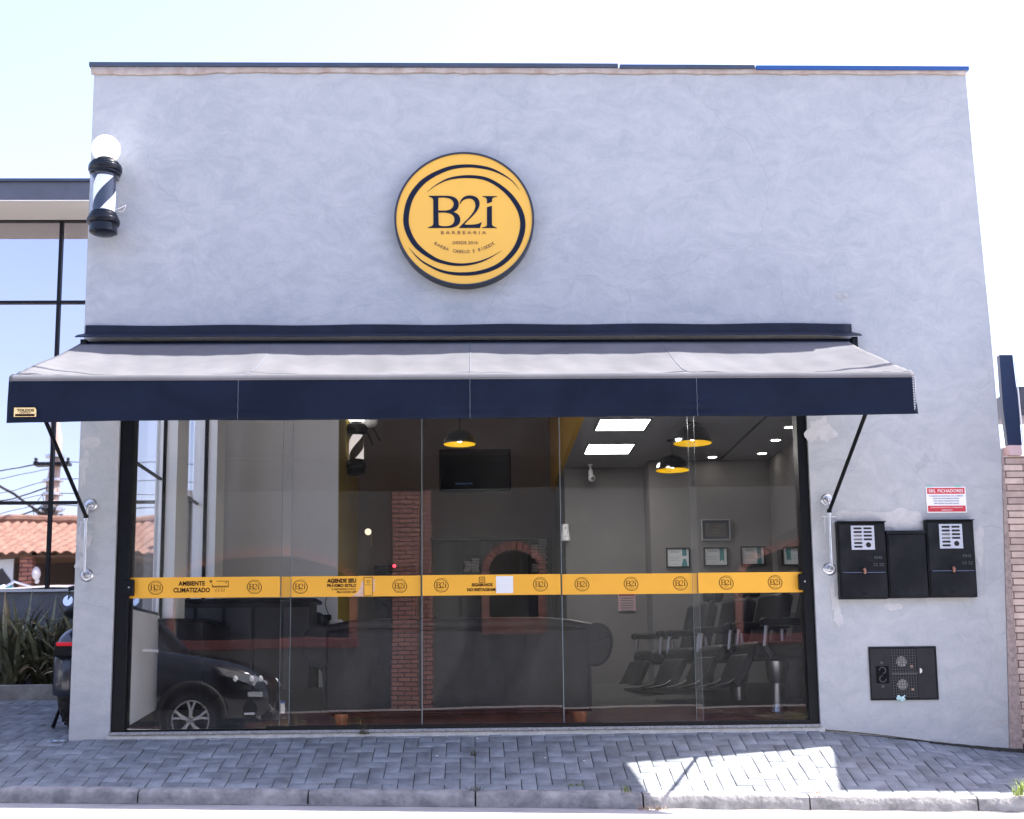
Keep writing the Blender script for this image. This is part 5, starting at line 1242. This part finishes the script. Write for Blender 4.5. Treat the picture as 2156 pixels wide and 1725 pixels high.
for k, a in enumerate(ARCH):
    cx, w_, z0, zs, rise = a; m = MB(); nb_ = 15 if k == 0 else 26
    for i in range(nb_):
        t0 = math.pi * (i + .10) / nb_; t1 = math.pi * (i + .90) / nb_
        def q(t_, e, y): return (cx + (w_ / 2 + e) * math.cos(t_), y, zs + (rise + e) * math.sin(t_))
        m.add([q(t_, e, y) for y in (WY + .05, WY - .02) for (t_, e) in ((t0, 0), (t0, .13), (t1, .13), (t1, 0))], [(0, 1, 2, 3), (7, 6, 5, 4), (0, 4, 5, 1), (1, 5, 6, 2), (2, 6, 7, 3), (3, 7, 4, 0)])
    for s in (-1, 1):
        z = z0
        while z < zs - .02:
            m.box(cx + s * (w_ / 2) + (0 if s > 0 else -.13), cx + s * (w_ / 2) + (.13 if s > 0 else 0), WY - .02, WY + .05, z, min(z + .085, zs - .004)); z += .095
    obj('arch_brickwork', m, BRKD, house)
    if k == 0: obj('window_box', MB().box(cx - w_ / 2 - .13, cx + w_ / 2 + .13, WY, WY + .24, z0 - .28, z0 - .003), mat('brick_box', (.22, .10, .07), .85, var=.2, vscale=10), house, bevel=.01)
    else: obj('window_ledge', MB().box(cx - w_ / 2 - .15, cx + w_ / 2 + .15, WY - .1, WY + .12, z0 - .17, z0 - .003), mat('red_ledge', (.16, .035, .03), .7, var=.2, vscale=10), house, bevel=.01)
for xx, wd in ((-.97, .47), ): obj('brick_pillar', MB().box(xx - wd / 2, xx + wd / 2, WY, WY + .09, .1, 4.3), BRK, house)
obj('brick_pillar', MB().box(-10.3, -10.05, WY + .2, WY + .45, .0, 3.5), BRK, house)
obj('veranda_back', MB().box(-16, -6.76, WY - 1.4, WY - 1.2, -.3, 3.6), mat('veranda_dark', (.05, .035, .03), .8, var=.3, vscale=1), house)
obj('dark_window', MB().box(-9.8, -7.8, WY - 1.18, WY - 1.15, 1.0, 2.8), DARKIN, house)
obj('soffit', MB().box(-16, -6.75, WY - .9, WY + .55, 3.46, 3.5), mat('wood_soffit', (.12, .07, .04), .8), house)
obj('side_wall', MB().box(-6.75, -6.6, WY - 6, WY + .01, -.3, 4.9), OLIVE, house)
obj('flat_roof', MB().box(-6.75, 10, WY - 7, WY + .2, 4.901, 5.05), mat('roof_slab', (0.35, 0.34, 0.33), 0.9), house)
RY0, RY1, RZ0, RZ1 = WY + .65, WY - 3.2, 3.52, 4.75
def rf(u, v):
    x = -16.3 + 9.5 * u; row = v * 9; st = (row - math.floor(row)) * -.035
    ph = (x / .24 + (.5 if int(row) % 2 else 0)); wv = abs(math.sin(math.pi * x / .24)) * .075
    return (x, RY0 + (RY1 - RY0) * v, RZ0 + (RZ1 - RZ0) * v + wv + st + .01 * math.sin(x * 1.3))
m = MB().grid(rf, 10 * 4 * 8, 36); obj('roof', m, TILE, house, solid=.02, sharp=60)
obj('roof_back', MB().add([(-16.3, RY1, RZ1), (-6.8, RY1, RZ1), (-6.8, RY1 - 4, RZ0), (-16.3, RY1 - 4, RZ0)], [(0, 1, 2, 3)]), TILE, house, solid=.05)
obj('ridge', MB().tube([(-16.3, RY1, RZ1 + .06), (-6.8, RY1, RZ1 + .06)], .12, 10), TILE, house)
pl3 = thing('brick_planter', 'low red brick planter wall along the opposite pavement, mirrored at the foot of the glass', 'planter', (0, -11.7, -.1))
obj('brick_wall', MB().box(-7.0, 9.4, -11.82, -11.66, -.25, .20), brick_mat('dark_red_brick', (.20, .07, .05), (.13, .045, .035), (.05, .03, .03), .3, .10, .008), pl3)
obj('coping', MB().box(-7.0, 9.4, -11.84, -11.64, .202, .232), mat('pale_coping', (.55, .47, .42), .85), pl3)
obj('soil', MB().box(-7.0, 9.4, -12.095, -11.825, -.25, .12), mat('soil', (.05, .035, .025), .95), pl3)
GRASS = mat('dry_grass', (.22, .19, .08), .8, var=.3, island=.4)
def tuft(cx, cy, z, n, h, rr, seed, flat=.4):
    r = random.Random(seed); m = MB()
    for i in range(n):
        a = r.uniform(0, 6.28); b0 = Vector((cx + r.gauss(0, rr), cy + r.gauss(0, rr * .5), z)); H = h * r.uniform(.4, 1); ln = r.uniform(.1, flat) * H
        w_ = .0025 + h * .006; s = Vector((-math.sin(a), math.cos(a), 0)) * w_; d = Vector((math.cos(a), math.sin(a), 0))
        p1 = b0 + d * ln * .3 + Vector((0, 0, H * .6)); p2 = b0 + d * ln + Vector((0, 0, H))
        m.add([b0 - s, b0 + s, p1 + s * .7, p1 - s * .7, p2], [(0, 1, 2, 3), (3, 2, 4)])
    return m
m = MB()
for k, (xx, n, h) in enumerate(((-2.9, 120, .3), (-3.4, 80, .22), (-1.9, 50, .3), (5.4, 200, .26), (5.9, 200, .3), (2.0, 20, .2))):
    b = tuft(xx, -11.45, -.06, n, h, .3, k); m.add(b.v, b.f)
g_ = obj('verge_grass', m, GRASS, kind='stuff'); tag(g_, 'dry grass along the opposite verge, mirrored low in the glass', 'grass')
# poster on veranda + white lamps
t = thing('poster', 'turquoise landscape poster on the veranda, mirrored at the left edge', 'poster', (-11.3, -11.9, 2.5))
a_, b_ = -11.75, -10.50
obj('sheet', MB().box(a_, b_, -11.9, -11.87, 2.55, 3.45), mat('poster_sky', (.75, .82, .85), .5), t)
obj('mountain', MB().fill([[(a_ + .02, 2.85), (b_ - .02, 2.85), (b_ - .05, 3.05), (b_ - .25, 3.28), (b_ - .45, 3.2), (b_ - .8, 3.1), (a_ + .02, 3.0)]], (0, -11.865, 0), .004), mat('poster_rock', (.04, .04, .045), .6), t)
obj('sea', MB().box(a_ + .02, b_ - .02, -11.864, -11.86, 2.57, 2.92), mat('poster_sea', (.03, .42, .48), .5, col2=(.1, .65, .65), vscale=8), t)
q0 = (-9.93, -11.6, 2.98)
solo('globe_lamp', MB().sphere((q0[0], q0[1], q0[2] + .16), .11, 16, 10, (1, 1, 1.2)).sphere((q0[0] + .03, q0[1], q0[2]), .06, 12, 8), WHITEP, 'white veranda lamp beside the brick pillar, mirrored at left', 'lamp')
# ================================================================ UTILITY POLE AND CABLES (mirrored)
CONC = mat('pole_concrete', (.52, .43, .36), .9, var=.15, vscale=6, bump=.3)
PX_, PY_ = -11.0, -16.0
KK = 1.208
def zz_(z): return .415 + (z - .415) * KK
up = thing('utility_pole', 'concrete utility pole crowded with cables, mirrored in the left glass', 'utility pole', (PX_, PY_, -.1))
obj('shaft', MB().tube([(PX_, PY_, -.4), (PX_, PY_, zz_(7.1))], [.19, .13], 16), CONC, up)
for z in (zz_(5.55), zz_(4.95), zz_(4.65), zz_(4.3)): obj('clamp_band', MB().lathe([(.20, 0), (.24, 0), (.24, .08), (.20, .08)], (PX_, PY_, z), 16), GALV, up)
obj('cross_arm', MB().box(PX_ - .44, PX_ + .44, PY_ - .05, PY_ + .3, zz_(5.35), zz_(5.42)), BLACKM, up)
for s in (-.4, .4): obj('insulator', MB().lathe([(.03, 0), (.06, .02), (.03, .06), (.055, .09), (.03, .13)], (PX_ + s, PY_ + .2, zz_(5.42)), 12), BLACKM, up)
m = MB(); r_ = random.Random(9)
for k in range(46):
    z = r_.uniform(zz_(3.5), zz_(4.3)); c = Vector((PX_ + r_.gauss(0, .1), PY_ + .25, z)); pts = []
    for j in range(7): pts.append(c + Vector((r_.gauss(0, .17), r_.gauss(0, .05), r_.gauss(0, .17))))
    m.tube(pts, .012, 5)
obj('cable_tangle', m, WIRE, up)
sb = thing('splice_box', 'grey cylindrical cable splice case hanging left of the mirrored pole', 'cable box', (-12.0, PY_, 4.7))
obj('body', MB().tube([(-12.2, PY_, zz_(4.05)), (-11.62, PY_, zz_(3.96))], .10, 14), mat('splice_grey', (.25, .22, .2), .6), sb)
obj('end_cap', MB().tube([(-12.31, PY_, zz_(4.067)), (-12.2, PY_, zz_(4.05))], .118, 14), BLACKM, sb)
sb2 = thing('junction_case', 'dark slanted cable case hanging just left of the mirrored pole', 'cable box', (-11.3, PY_, 4.1))
obj('body', MB().tube([(-11.42, PY_, zz_(3.3)), (-11.30, PY_, zz_(3.85))], .09, 12), BLACKM, sb2)
zs_ = [5.45, 5.3, 5.0, 4.85, 4.7, 4.5, 4.4, 4.3, 4.15, 4.05, 3.95, 3.8]
for k, z in enumerate(zs_):
    wire(((PX_, PY_ + .1, zz_(z)), (-22 + k * .3, PY_ + 1.0 + k * .25, z + .9 - k * .1), .5 + .12 * (k % 4)), .010 + .010 * (k % 3 == 0), 'black overhead cable running left from the mirrored utility pole')
    if k % 2 == 0: wire(((PX_, PY_ + .1, zz_(z)), (14, PY_ + .3 - k * .05, zz_(z) + 1.6), .6), .012, 'black overhead cable crossing above the street from the mirrored pole')
wire(((PX_ - .2, PY_ + .1, zz_(4.25)), (-15.5, -8.5, 9.0), .15), .035, 'thick slanting guy cable mirrored left of the pole')
# near-facade service wires: their shadows fall on the awning
wire(((-2.5, -1.00, 7.6), (9.5, -.35, 8.0), .25), .026, 'thicker black service wire passing high above the awning', 'service wires above the shop')
wire(((-2.5, -.55, 7.7), (9.5, -.62, 7.9), .35), .018, 'thinner black service wire passing high above the awning', 'service wires above the shop')
solo('cable_joint', MB().sphere((4.75, -.60, 7.60), .075, 12, 8, (1.8, 1, .7)), WIRE, 'dark cable joint on the service wire high above the awning', 'cable box')
# ================================================================ CARS
def make_car(name, label, paint, loc, rz, group=None, tall=1.26):
    t = thing(name, label, 'car', (0, 0, 0))
    GL = mat('car_glass', (.012, .014, .018), .05, coat=.5)
    Lh = 2.45
    # stations along x: x, half width, z sill, z belt(bonnet)
    st = [(-2.45, .70, .55, .85), (-2.40, .84, .42, 1.02), (-2.2, .90, .34, 1.12), (-1.6, .93, .30, 1.13), (-.8, .94, .28, 1.12), (0, .94, .27, 1.10), (.7, .94, .27, 1.08), (1.0, .94, .28, 1.06), (1.3, .93, .28, 1.03), (1.7, .92, .29, .98), (2.05, .88, .30, .91), (2.28, .80, .33, .82), (2.40, .70, .38, .70), (2.45, .58, .42, .60)]
    m = MB(); vs = []
    for (x, hw, z0, z1) in st:
        sec = [(-.55, z0), (-.92, z0 + .04), (-1.0, z0 + (z1 - z0) * .35), (-1.0, z0 + (z1 - z0) * .62), (-.965, z0 + (z1 - z0) * .85), (-.90, z1 - .015), (-.72, z1 + .02), (-.35, z1 + .035), (0, z1 + .042)]
        sec = sec + [(-a, b) for a, b in sec[-2::-1]]
        vs += [(x, a * hw, b) for a, b in sec]
    K = 17; m.add(vs, [(i * K + j, (i + 1) * K + j, (i + 1) * K + j + 1, i * K + j + 1) for i in range(len(st) - 1) for j in range(K - 1)] + [tuple(range(K))[::-1], tuple((len(st) - 1) * K + j for j in range(K))])
    body = obj('body', m, paint, t, sharp=50, subsurf=1)
    # greenhouse
    gh = [(-2.30, .80, 1.10, 1.12), (-2.1, .80, 1.10, 1.60), (-1.7, .80, 1.10, 1.70), (-1.0, .80, 1.10, 1.755), (-.2, .80, 1.10, 1.75), (.25, .80, 1.09, 1.66), (.75, .80, 1.07, 1.36), (1.12, .78, 1.05, 1.07)]
    m = MB(); vs = []
    for (x, hw, z0, z1) in gh:
        h_ = z1 - z0; tp = .80 + .2 * (1 - min(1, h_ / .6))
        sec = [(-1.08, z0 - .03), (-1.06, z0), (-1.0 * (.55 * tp + .45), z0 + h_ * .55), (-1.0 * tp, z0 + h_ * .9), (-.9 * tp, z1), (-.5 * tp, z1 + .02), (0, z1 + .025)]
        sec = sec + [(-a, b) for a, b in sec[-2::-1]]; vs += [(x, a * hw, b) for a, b in sec]
    K = 13; m.add(vs, [(i * K + j, (i + 1) * K + j, (i + 1) * K + j + 1, i * K + j + 1) for i in range(len(gh) - 1) for j in range(K - 1)] + [tuple(range(K))[::-1], tuple((len(gh) - 1) * K + j for j in range(K))])
    obj('glasshouse', m, GL, t, sharp=50, subsurf=1)
    m = MB()
    roof = [(x, hw, z1) for x, hw, z0, z1 in gh[1:6]]
    m.grid(lambda u, v: (-2.12 + 2.35 * u, (v - .5) * 2 * .655, 1.635 + .15 * math.sin(math.pi * min(1, u * .75 + .18)) ** .6 - .03 * (abs(v - .5) * 2) ** 3), 16, 8)
    obj('roof_panel', m, paint, t, solid=.02)
    CHR = mat('satin_chrome', (.85, .86, .88), .3, metal=1)
    for s in (-1, 1):
        obj('pillar', MB().tube([(1.08, s * .83, 1.07), (.72, s * .775, 1.36), (.22, s * .70, 1.66), (-.1, s * .67, 1.74)], .028, 8), paint, t)
        obj('pillar', MB().tube([(-.45, s * .86, 1.10), (-.50, s * .70, 1.72)], .035, 8), paint, t)
        obj('pillar', MB().tube([(-1.5, s * .86, 1.10), (-1.65, s * .70, 1.70)], .05, 8), paint, t)
        obj('window_trim', MB().tube([(1.0, s * .865, 1.06), (.4, s * .885, 1.09), (-.6, s * .885, 1.115), (-1.9, s * .88, 1.13)], .017, 6), CHR, t)
        obj('roof_rail', MB().tube([(-2.0, s * .60, 1.70), (-1.9, s * .60, 1.79), (-.3, s * .60, 1.82), (0, s * .60, 1.74)], .016, 8), CHR, t)
        hl = obj('headlight', MB().add([(1.75, s * .915, .90), (2.24, s * .80, .80), (2.38, s * .62, .74), (2.36, s * .62, .66), (2.22, s * .815, .70), (1.85, s * .925, .82), (1.70, s * .86, .90), (2.15, s * .72, .78), (2.3, s * .58, .72), (2.3, s * .58, .64), (2.15, s * .74, .68), (1.8, s * .86, .80)], [(0, 1, 4, 5), (1, 2, 3, 4), (6, 11, 10, 7), (7, 10, 9, 8), (0, 5, 11, 6), (2, 8, 9, 3), (0, 6, 7, 1), (1, 7, 8, 2), (5, 4, 10, 11), (4, 3, 9, 10)]), mat('headlight_lens', (.55, .58, .62), .05, coat=.8, metal=.6), t)
        for (xx, yy) in ((2.0, .87), (2.2, .80), (2.3, .70)): obj('led', MB().sphere((xx, s * (yy + .02), .77), .032, 10, 6), mat('led_white', (.8, .82, .85), .2, emit=(1, 1, 1), es=.4), hl)
        fg = obj('fog_lamp', MB().lathe([(.001, 0), (.065, -.005 * s), (.085, .0), (.095, -.02 * s)], (2.19, s * .86, .46), 18, 'Y'), BLACKM, t); obj('fog_trim', MB().tube([(2.12, s * .885, .42), (2.25, s * .85, .42)], .013, 6), CHR, fg)
        dl = obj('running_light', MB().box(2.14, 2.34, s * .80 - .02, s * .80 + .02, .585, .635, rz=s * -.55), mat('lamp_grey', (.4, .42, .45), .2, var=.3, vscale=60), t)
        obj('mirror', MB().sphere((.75, s * 1.03, 1.12), .11, 14, 10, (1, .8, .75)), paint, t)
        obj('door_handle', MB().box(-.35, -.15, s * .955 - .012, s * .955 + .012, .90, .925), CHR, t)
        for xw in (-1.45, 1.45):
            w_ = obj('wheel', MB().lathe([(.24, -.11), (.31, -.115), (.345, -.09), (.355, -.05), (.355, .05), (.345, .09), (.31, .115), (.24, .11)], (xw, s * .84, .355), 40, 'Y', cap=False), BLACKR, t)
            obj('wheel_well', MB().lathe([(.001, .0), (.40, .0)], (xw, s * (.93 + .015), .38), 32, 'Y', cap=False), mat('well_black', (.004, .004, .004), .9), t)
            yy = s * .945
            m = MB().lathe([(.235, -.012), (.245, .012), (.225, .012), (.222, -.012)], (xw, yy, .355), 40, 'Y', cap=False); m.lathe([(.001, .0), (.05, .0), (.055, s * -.02)], (xw, yy + s * .012, .355), 20, 'Y', cap=False)
            for k in range(5):
                A = 2 * math.pi * k / 5 + .3
                for d in (-.16, .16):
                    m.tube([(xw + .04 * math.cos(A), yy + s * .004, .355 + .04 * math.sin(A)), (xw + .13 * math.cos(A + d * .6), yy + s * .006, .355 + .13 * math.sin(A + d * .6)), (xw + .23 * math.cos(A + d * 1.3), yy, .355 + .23 * math.sin(A + d * 1.3))], [.022, .016, .018], 8)
            obj('rim', m, mat('alloy', (.88, .89, .90), .3, metal=.85), w_)
            obj('hub_dark', MB().lathe([(.001, 0), (.225, 0)], (xw, yy - s * .03, .355), 30, 'Y', cap=False), BLACKM, w_)
            m = MB()
            for i in range(21):
                pass
            m.grid(lambda u, v: (xw + (.40 + .07 * v) * math.cos(math.pi * (1 - u) ), s * (.945 + .018 * math.sin(math.pi * v)), .37 + (.40 + .07 * v) * math.sin(math.pi * (1 - u))), 24, 4)
            obj('wheel_arch', m, mat('arch_plastic', (.02, .02, .022), .6), t, solid=.02)
    obj('grille', MB().box(2.36, 2.44, -.5, .5, .50, .66), BLACKM, t, bevel=.02)
    obj('bumper', MB().box(2.28, 2.47, -.62, .62, .34, .46), mat('arch_plastic', (.02, .02, .022), .6), t, bevel=.04)
    pt = obj('number_plate', MB().box(2.475, 2.485, -.2, .2, .42, .55), WHITEP, t)
    obj('plate_band', MB().box(2.486, 2.488, -.2, .2, .525, .55), mat('plate_blue', (.02, .08, .35), .5), pt)
    for ch_ in t.children:
        nm = ch_.name.split('.')[0]
        if nm in ('wheel', 'wheel_well', 'wheel_arch'): continue
        for o_ in [ch_] + list(ch_.children):
            for vv in o_.data.vertices: vv.co.z = vv.co.z if vv.co.z < .42 else .42 + (vv.co.z - .42) * tall
    t.location = loc; t.rotation_euler.z = rz
    return t
BLKP = mat('black_car_paint', (.008, .009, .013), .15, coat=1.0)
make_car('parked_car', 'black car on the street, mirrored in the left glass panes', BLKP, (-5.05, -6.95, -.20), 0)
WHP = mat('white_car_paint', (.78, .78, .78), .2, coat=1.0)
make_car('parked_car', 'white car in the side yard, its roof mirrored low in the left mirror glass', WHP, (-6.05, -.35, ground(-6, .0)), rad(90), tall=1.13)
# ================================================================ WEEDS AND SMALL LITTER
WEED = mat('weed_green', (.16, .20, .05), .7, var=.3, island=.4)
WEEDB = mat('weed_brown', (.10, .085, .045), .8, var=.3, island=.4)
def weed(u, v, n, h, rr, label, mt_, seed):
    # find the pavement point under the pixel by marching along the ray
    d = (RM @ Vector(((u - IW / 2) / FPX, -(v - IH / 2 - SHIFT) / FPX, -1.0)))
    p = CAM.copy(); d = d / d.y
    for i in range(2400):
        p = CAM + d * (8.0 + i * .004)
        gz = ground(p.x, p.y) if p.y > -1.2 else (zkerb(p.x) if p.y > -1.33 else zroad(p.x, p.y))
        if p.z <= gz: break
    solo('weed_tuft', tuft(p.x, min(p.y, -.03), gz, n, h, rr, seed, flat=1.2), mt_, label, 'weed', 'small weeds in the paving joints')
weed(998, 1592, 26, .075, .012, 'spiky little weed in the middle of the pavement', WEEDB, 1)
weed(768, 1545, 30, .10, .03, 'dry tuft growing at the glass threshold', WEEDB, 2)
weed(1212, 1655, 40, .03, .03, 'low mossy weed behind the kerb, right of centre', WEED, 3)
weed(690, 1652, 30, .02, .04, 'flat dry weed behind the kerb, left of centre', WEEDB, 4)
weed(1000, 1700, 26, .06, .03, 'thin weed growing up the kerb face at a kerb joint', WEEDB, 5)
weed(1320, 1700, 24, .07, .02, 'small green weed on the kerb face just before the sunlit kerb', WEED, 6)
weed(2152, 1702, 60, .13, .03, 'bright green weed at the kerb, right picture edge', mat('weed_bright', (.30, .38, .08), .7, island=.3), 7)
weed(1372, 1706, 60, .04, .06, 'crumbly dry tuft at the corner of the sunlit kerb', mat('dry_weed', (.45, .30, .18), .8, island=.3), 8)
weed(1720, 1700, 20, .03, .03, 'tiny dry weed at a sunlit kerb joint', mat('dry_weed', (.45, .30, .18), .8), 9)
m = MB().grid(lambda u, v: (-3.47 + .12 * u + .03 * v, -.13 + .05 * v + .01 * math.sin(u * 9), ground(-3.4, -.1) + .012 + .012 * abs(math.sin(u * 6 + v * 4))), 10, 5)
solo('plastic_bag', m, mat('bag_blue', (.35, .50, .72), .35, col2=(.6, .7, .8), vscale=25), 'crumpled light blue plastic scrap at the foot of the corner pier', 'litter', solid=.001)
CHIP = mat('paint_chip', (.7, .7, .7), .7)
for k, (x, y) in enumerate(((.55, -.55), (.02, -.1), (-.3, -.5), (1.9, -.45), (.85, -.62))):
    solo('pebble', MB().sphere((x, y, ground(x, y) + .003), .008, 8, 5, (1.4, 1, .5)), CHIP, 'tiny white pebble on the shaded pavement before the glass', 'pebble', 'tiny white pebbles')
for k, (u, v, s) in enumerate(((438, 1595, .035), (600, 1598, .03), (622, 1650, .025), (1085, 1628, .02))):
    p = P(u, v, -.5); x = p.x; y = -.35 - (v - 1570) / 100 * .9
    m = MB().fill([blob(0, 0, s, s * .3, 16, k + 3, .5)], (0, 0, 0), .002); m.v = [(x + a, y + c, ground(x, y) + .004 + b * .1) for a, b, c in [(q[0], q[1], q[2]) for q in m.v]]
    solo('dead_leaf', m, WEEDB, 'brown dead leaf scrap lying on the shaded pavement joints', 'leaf', 'brown leaf scraps')
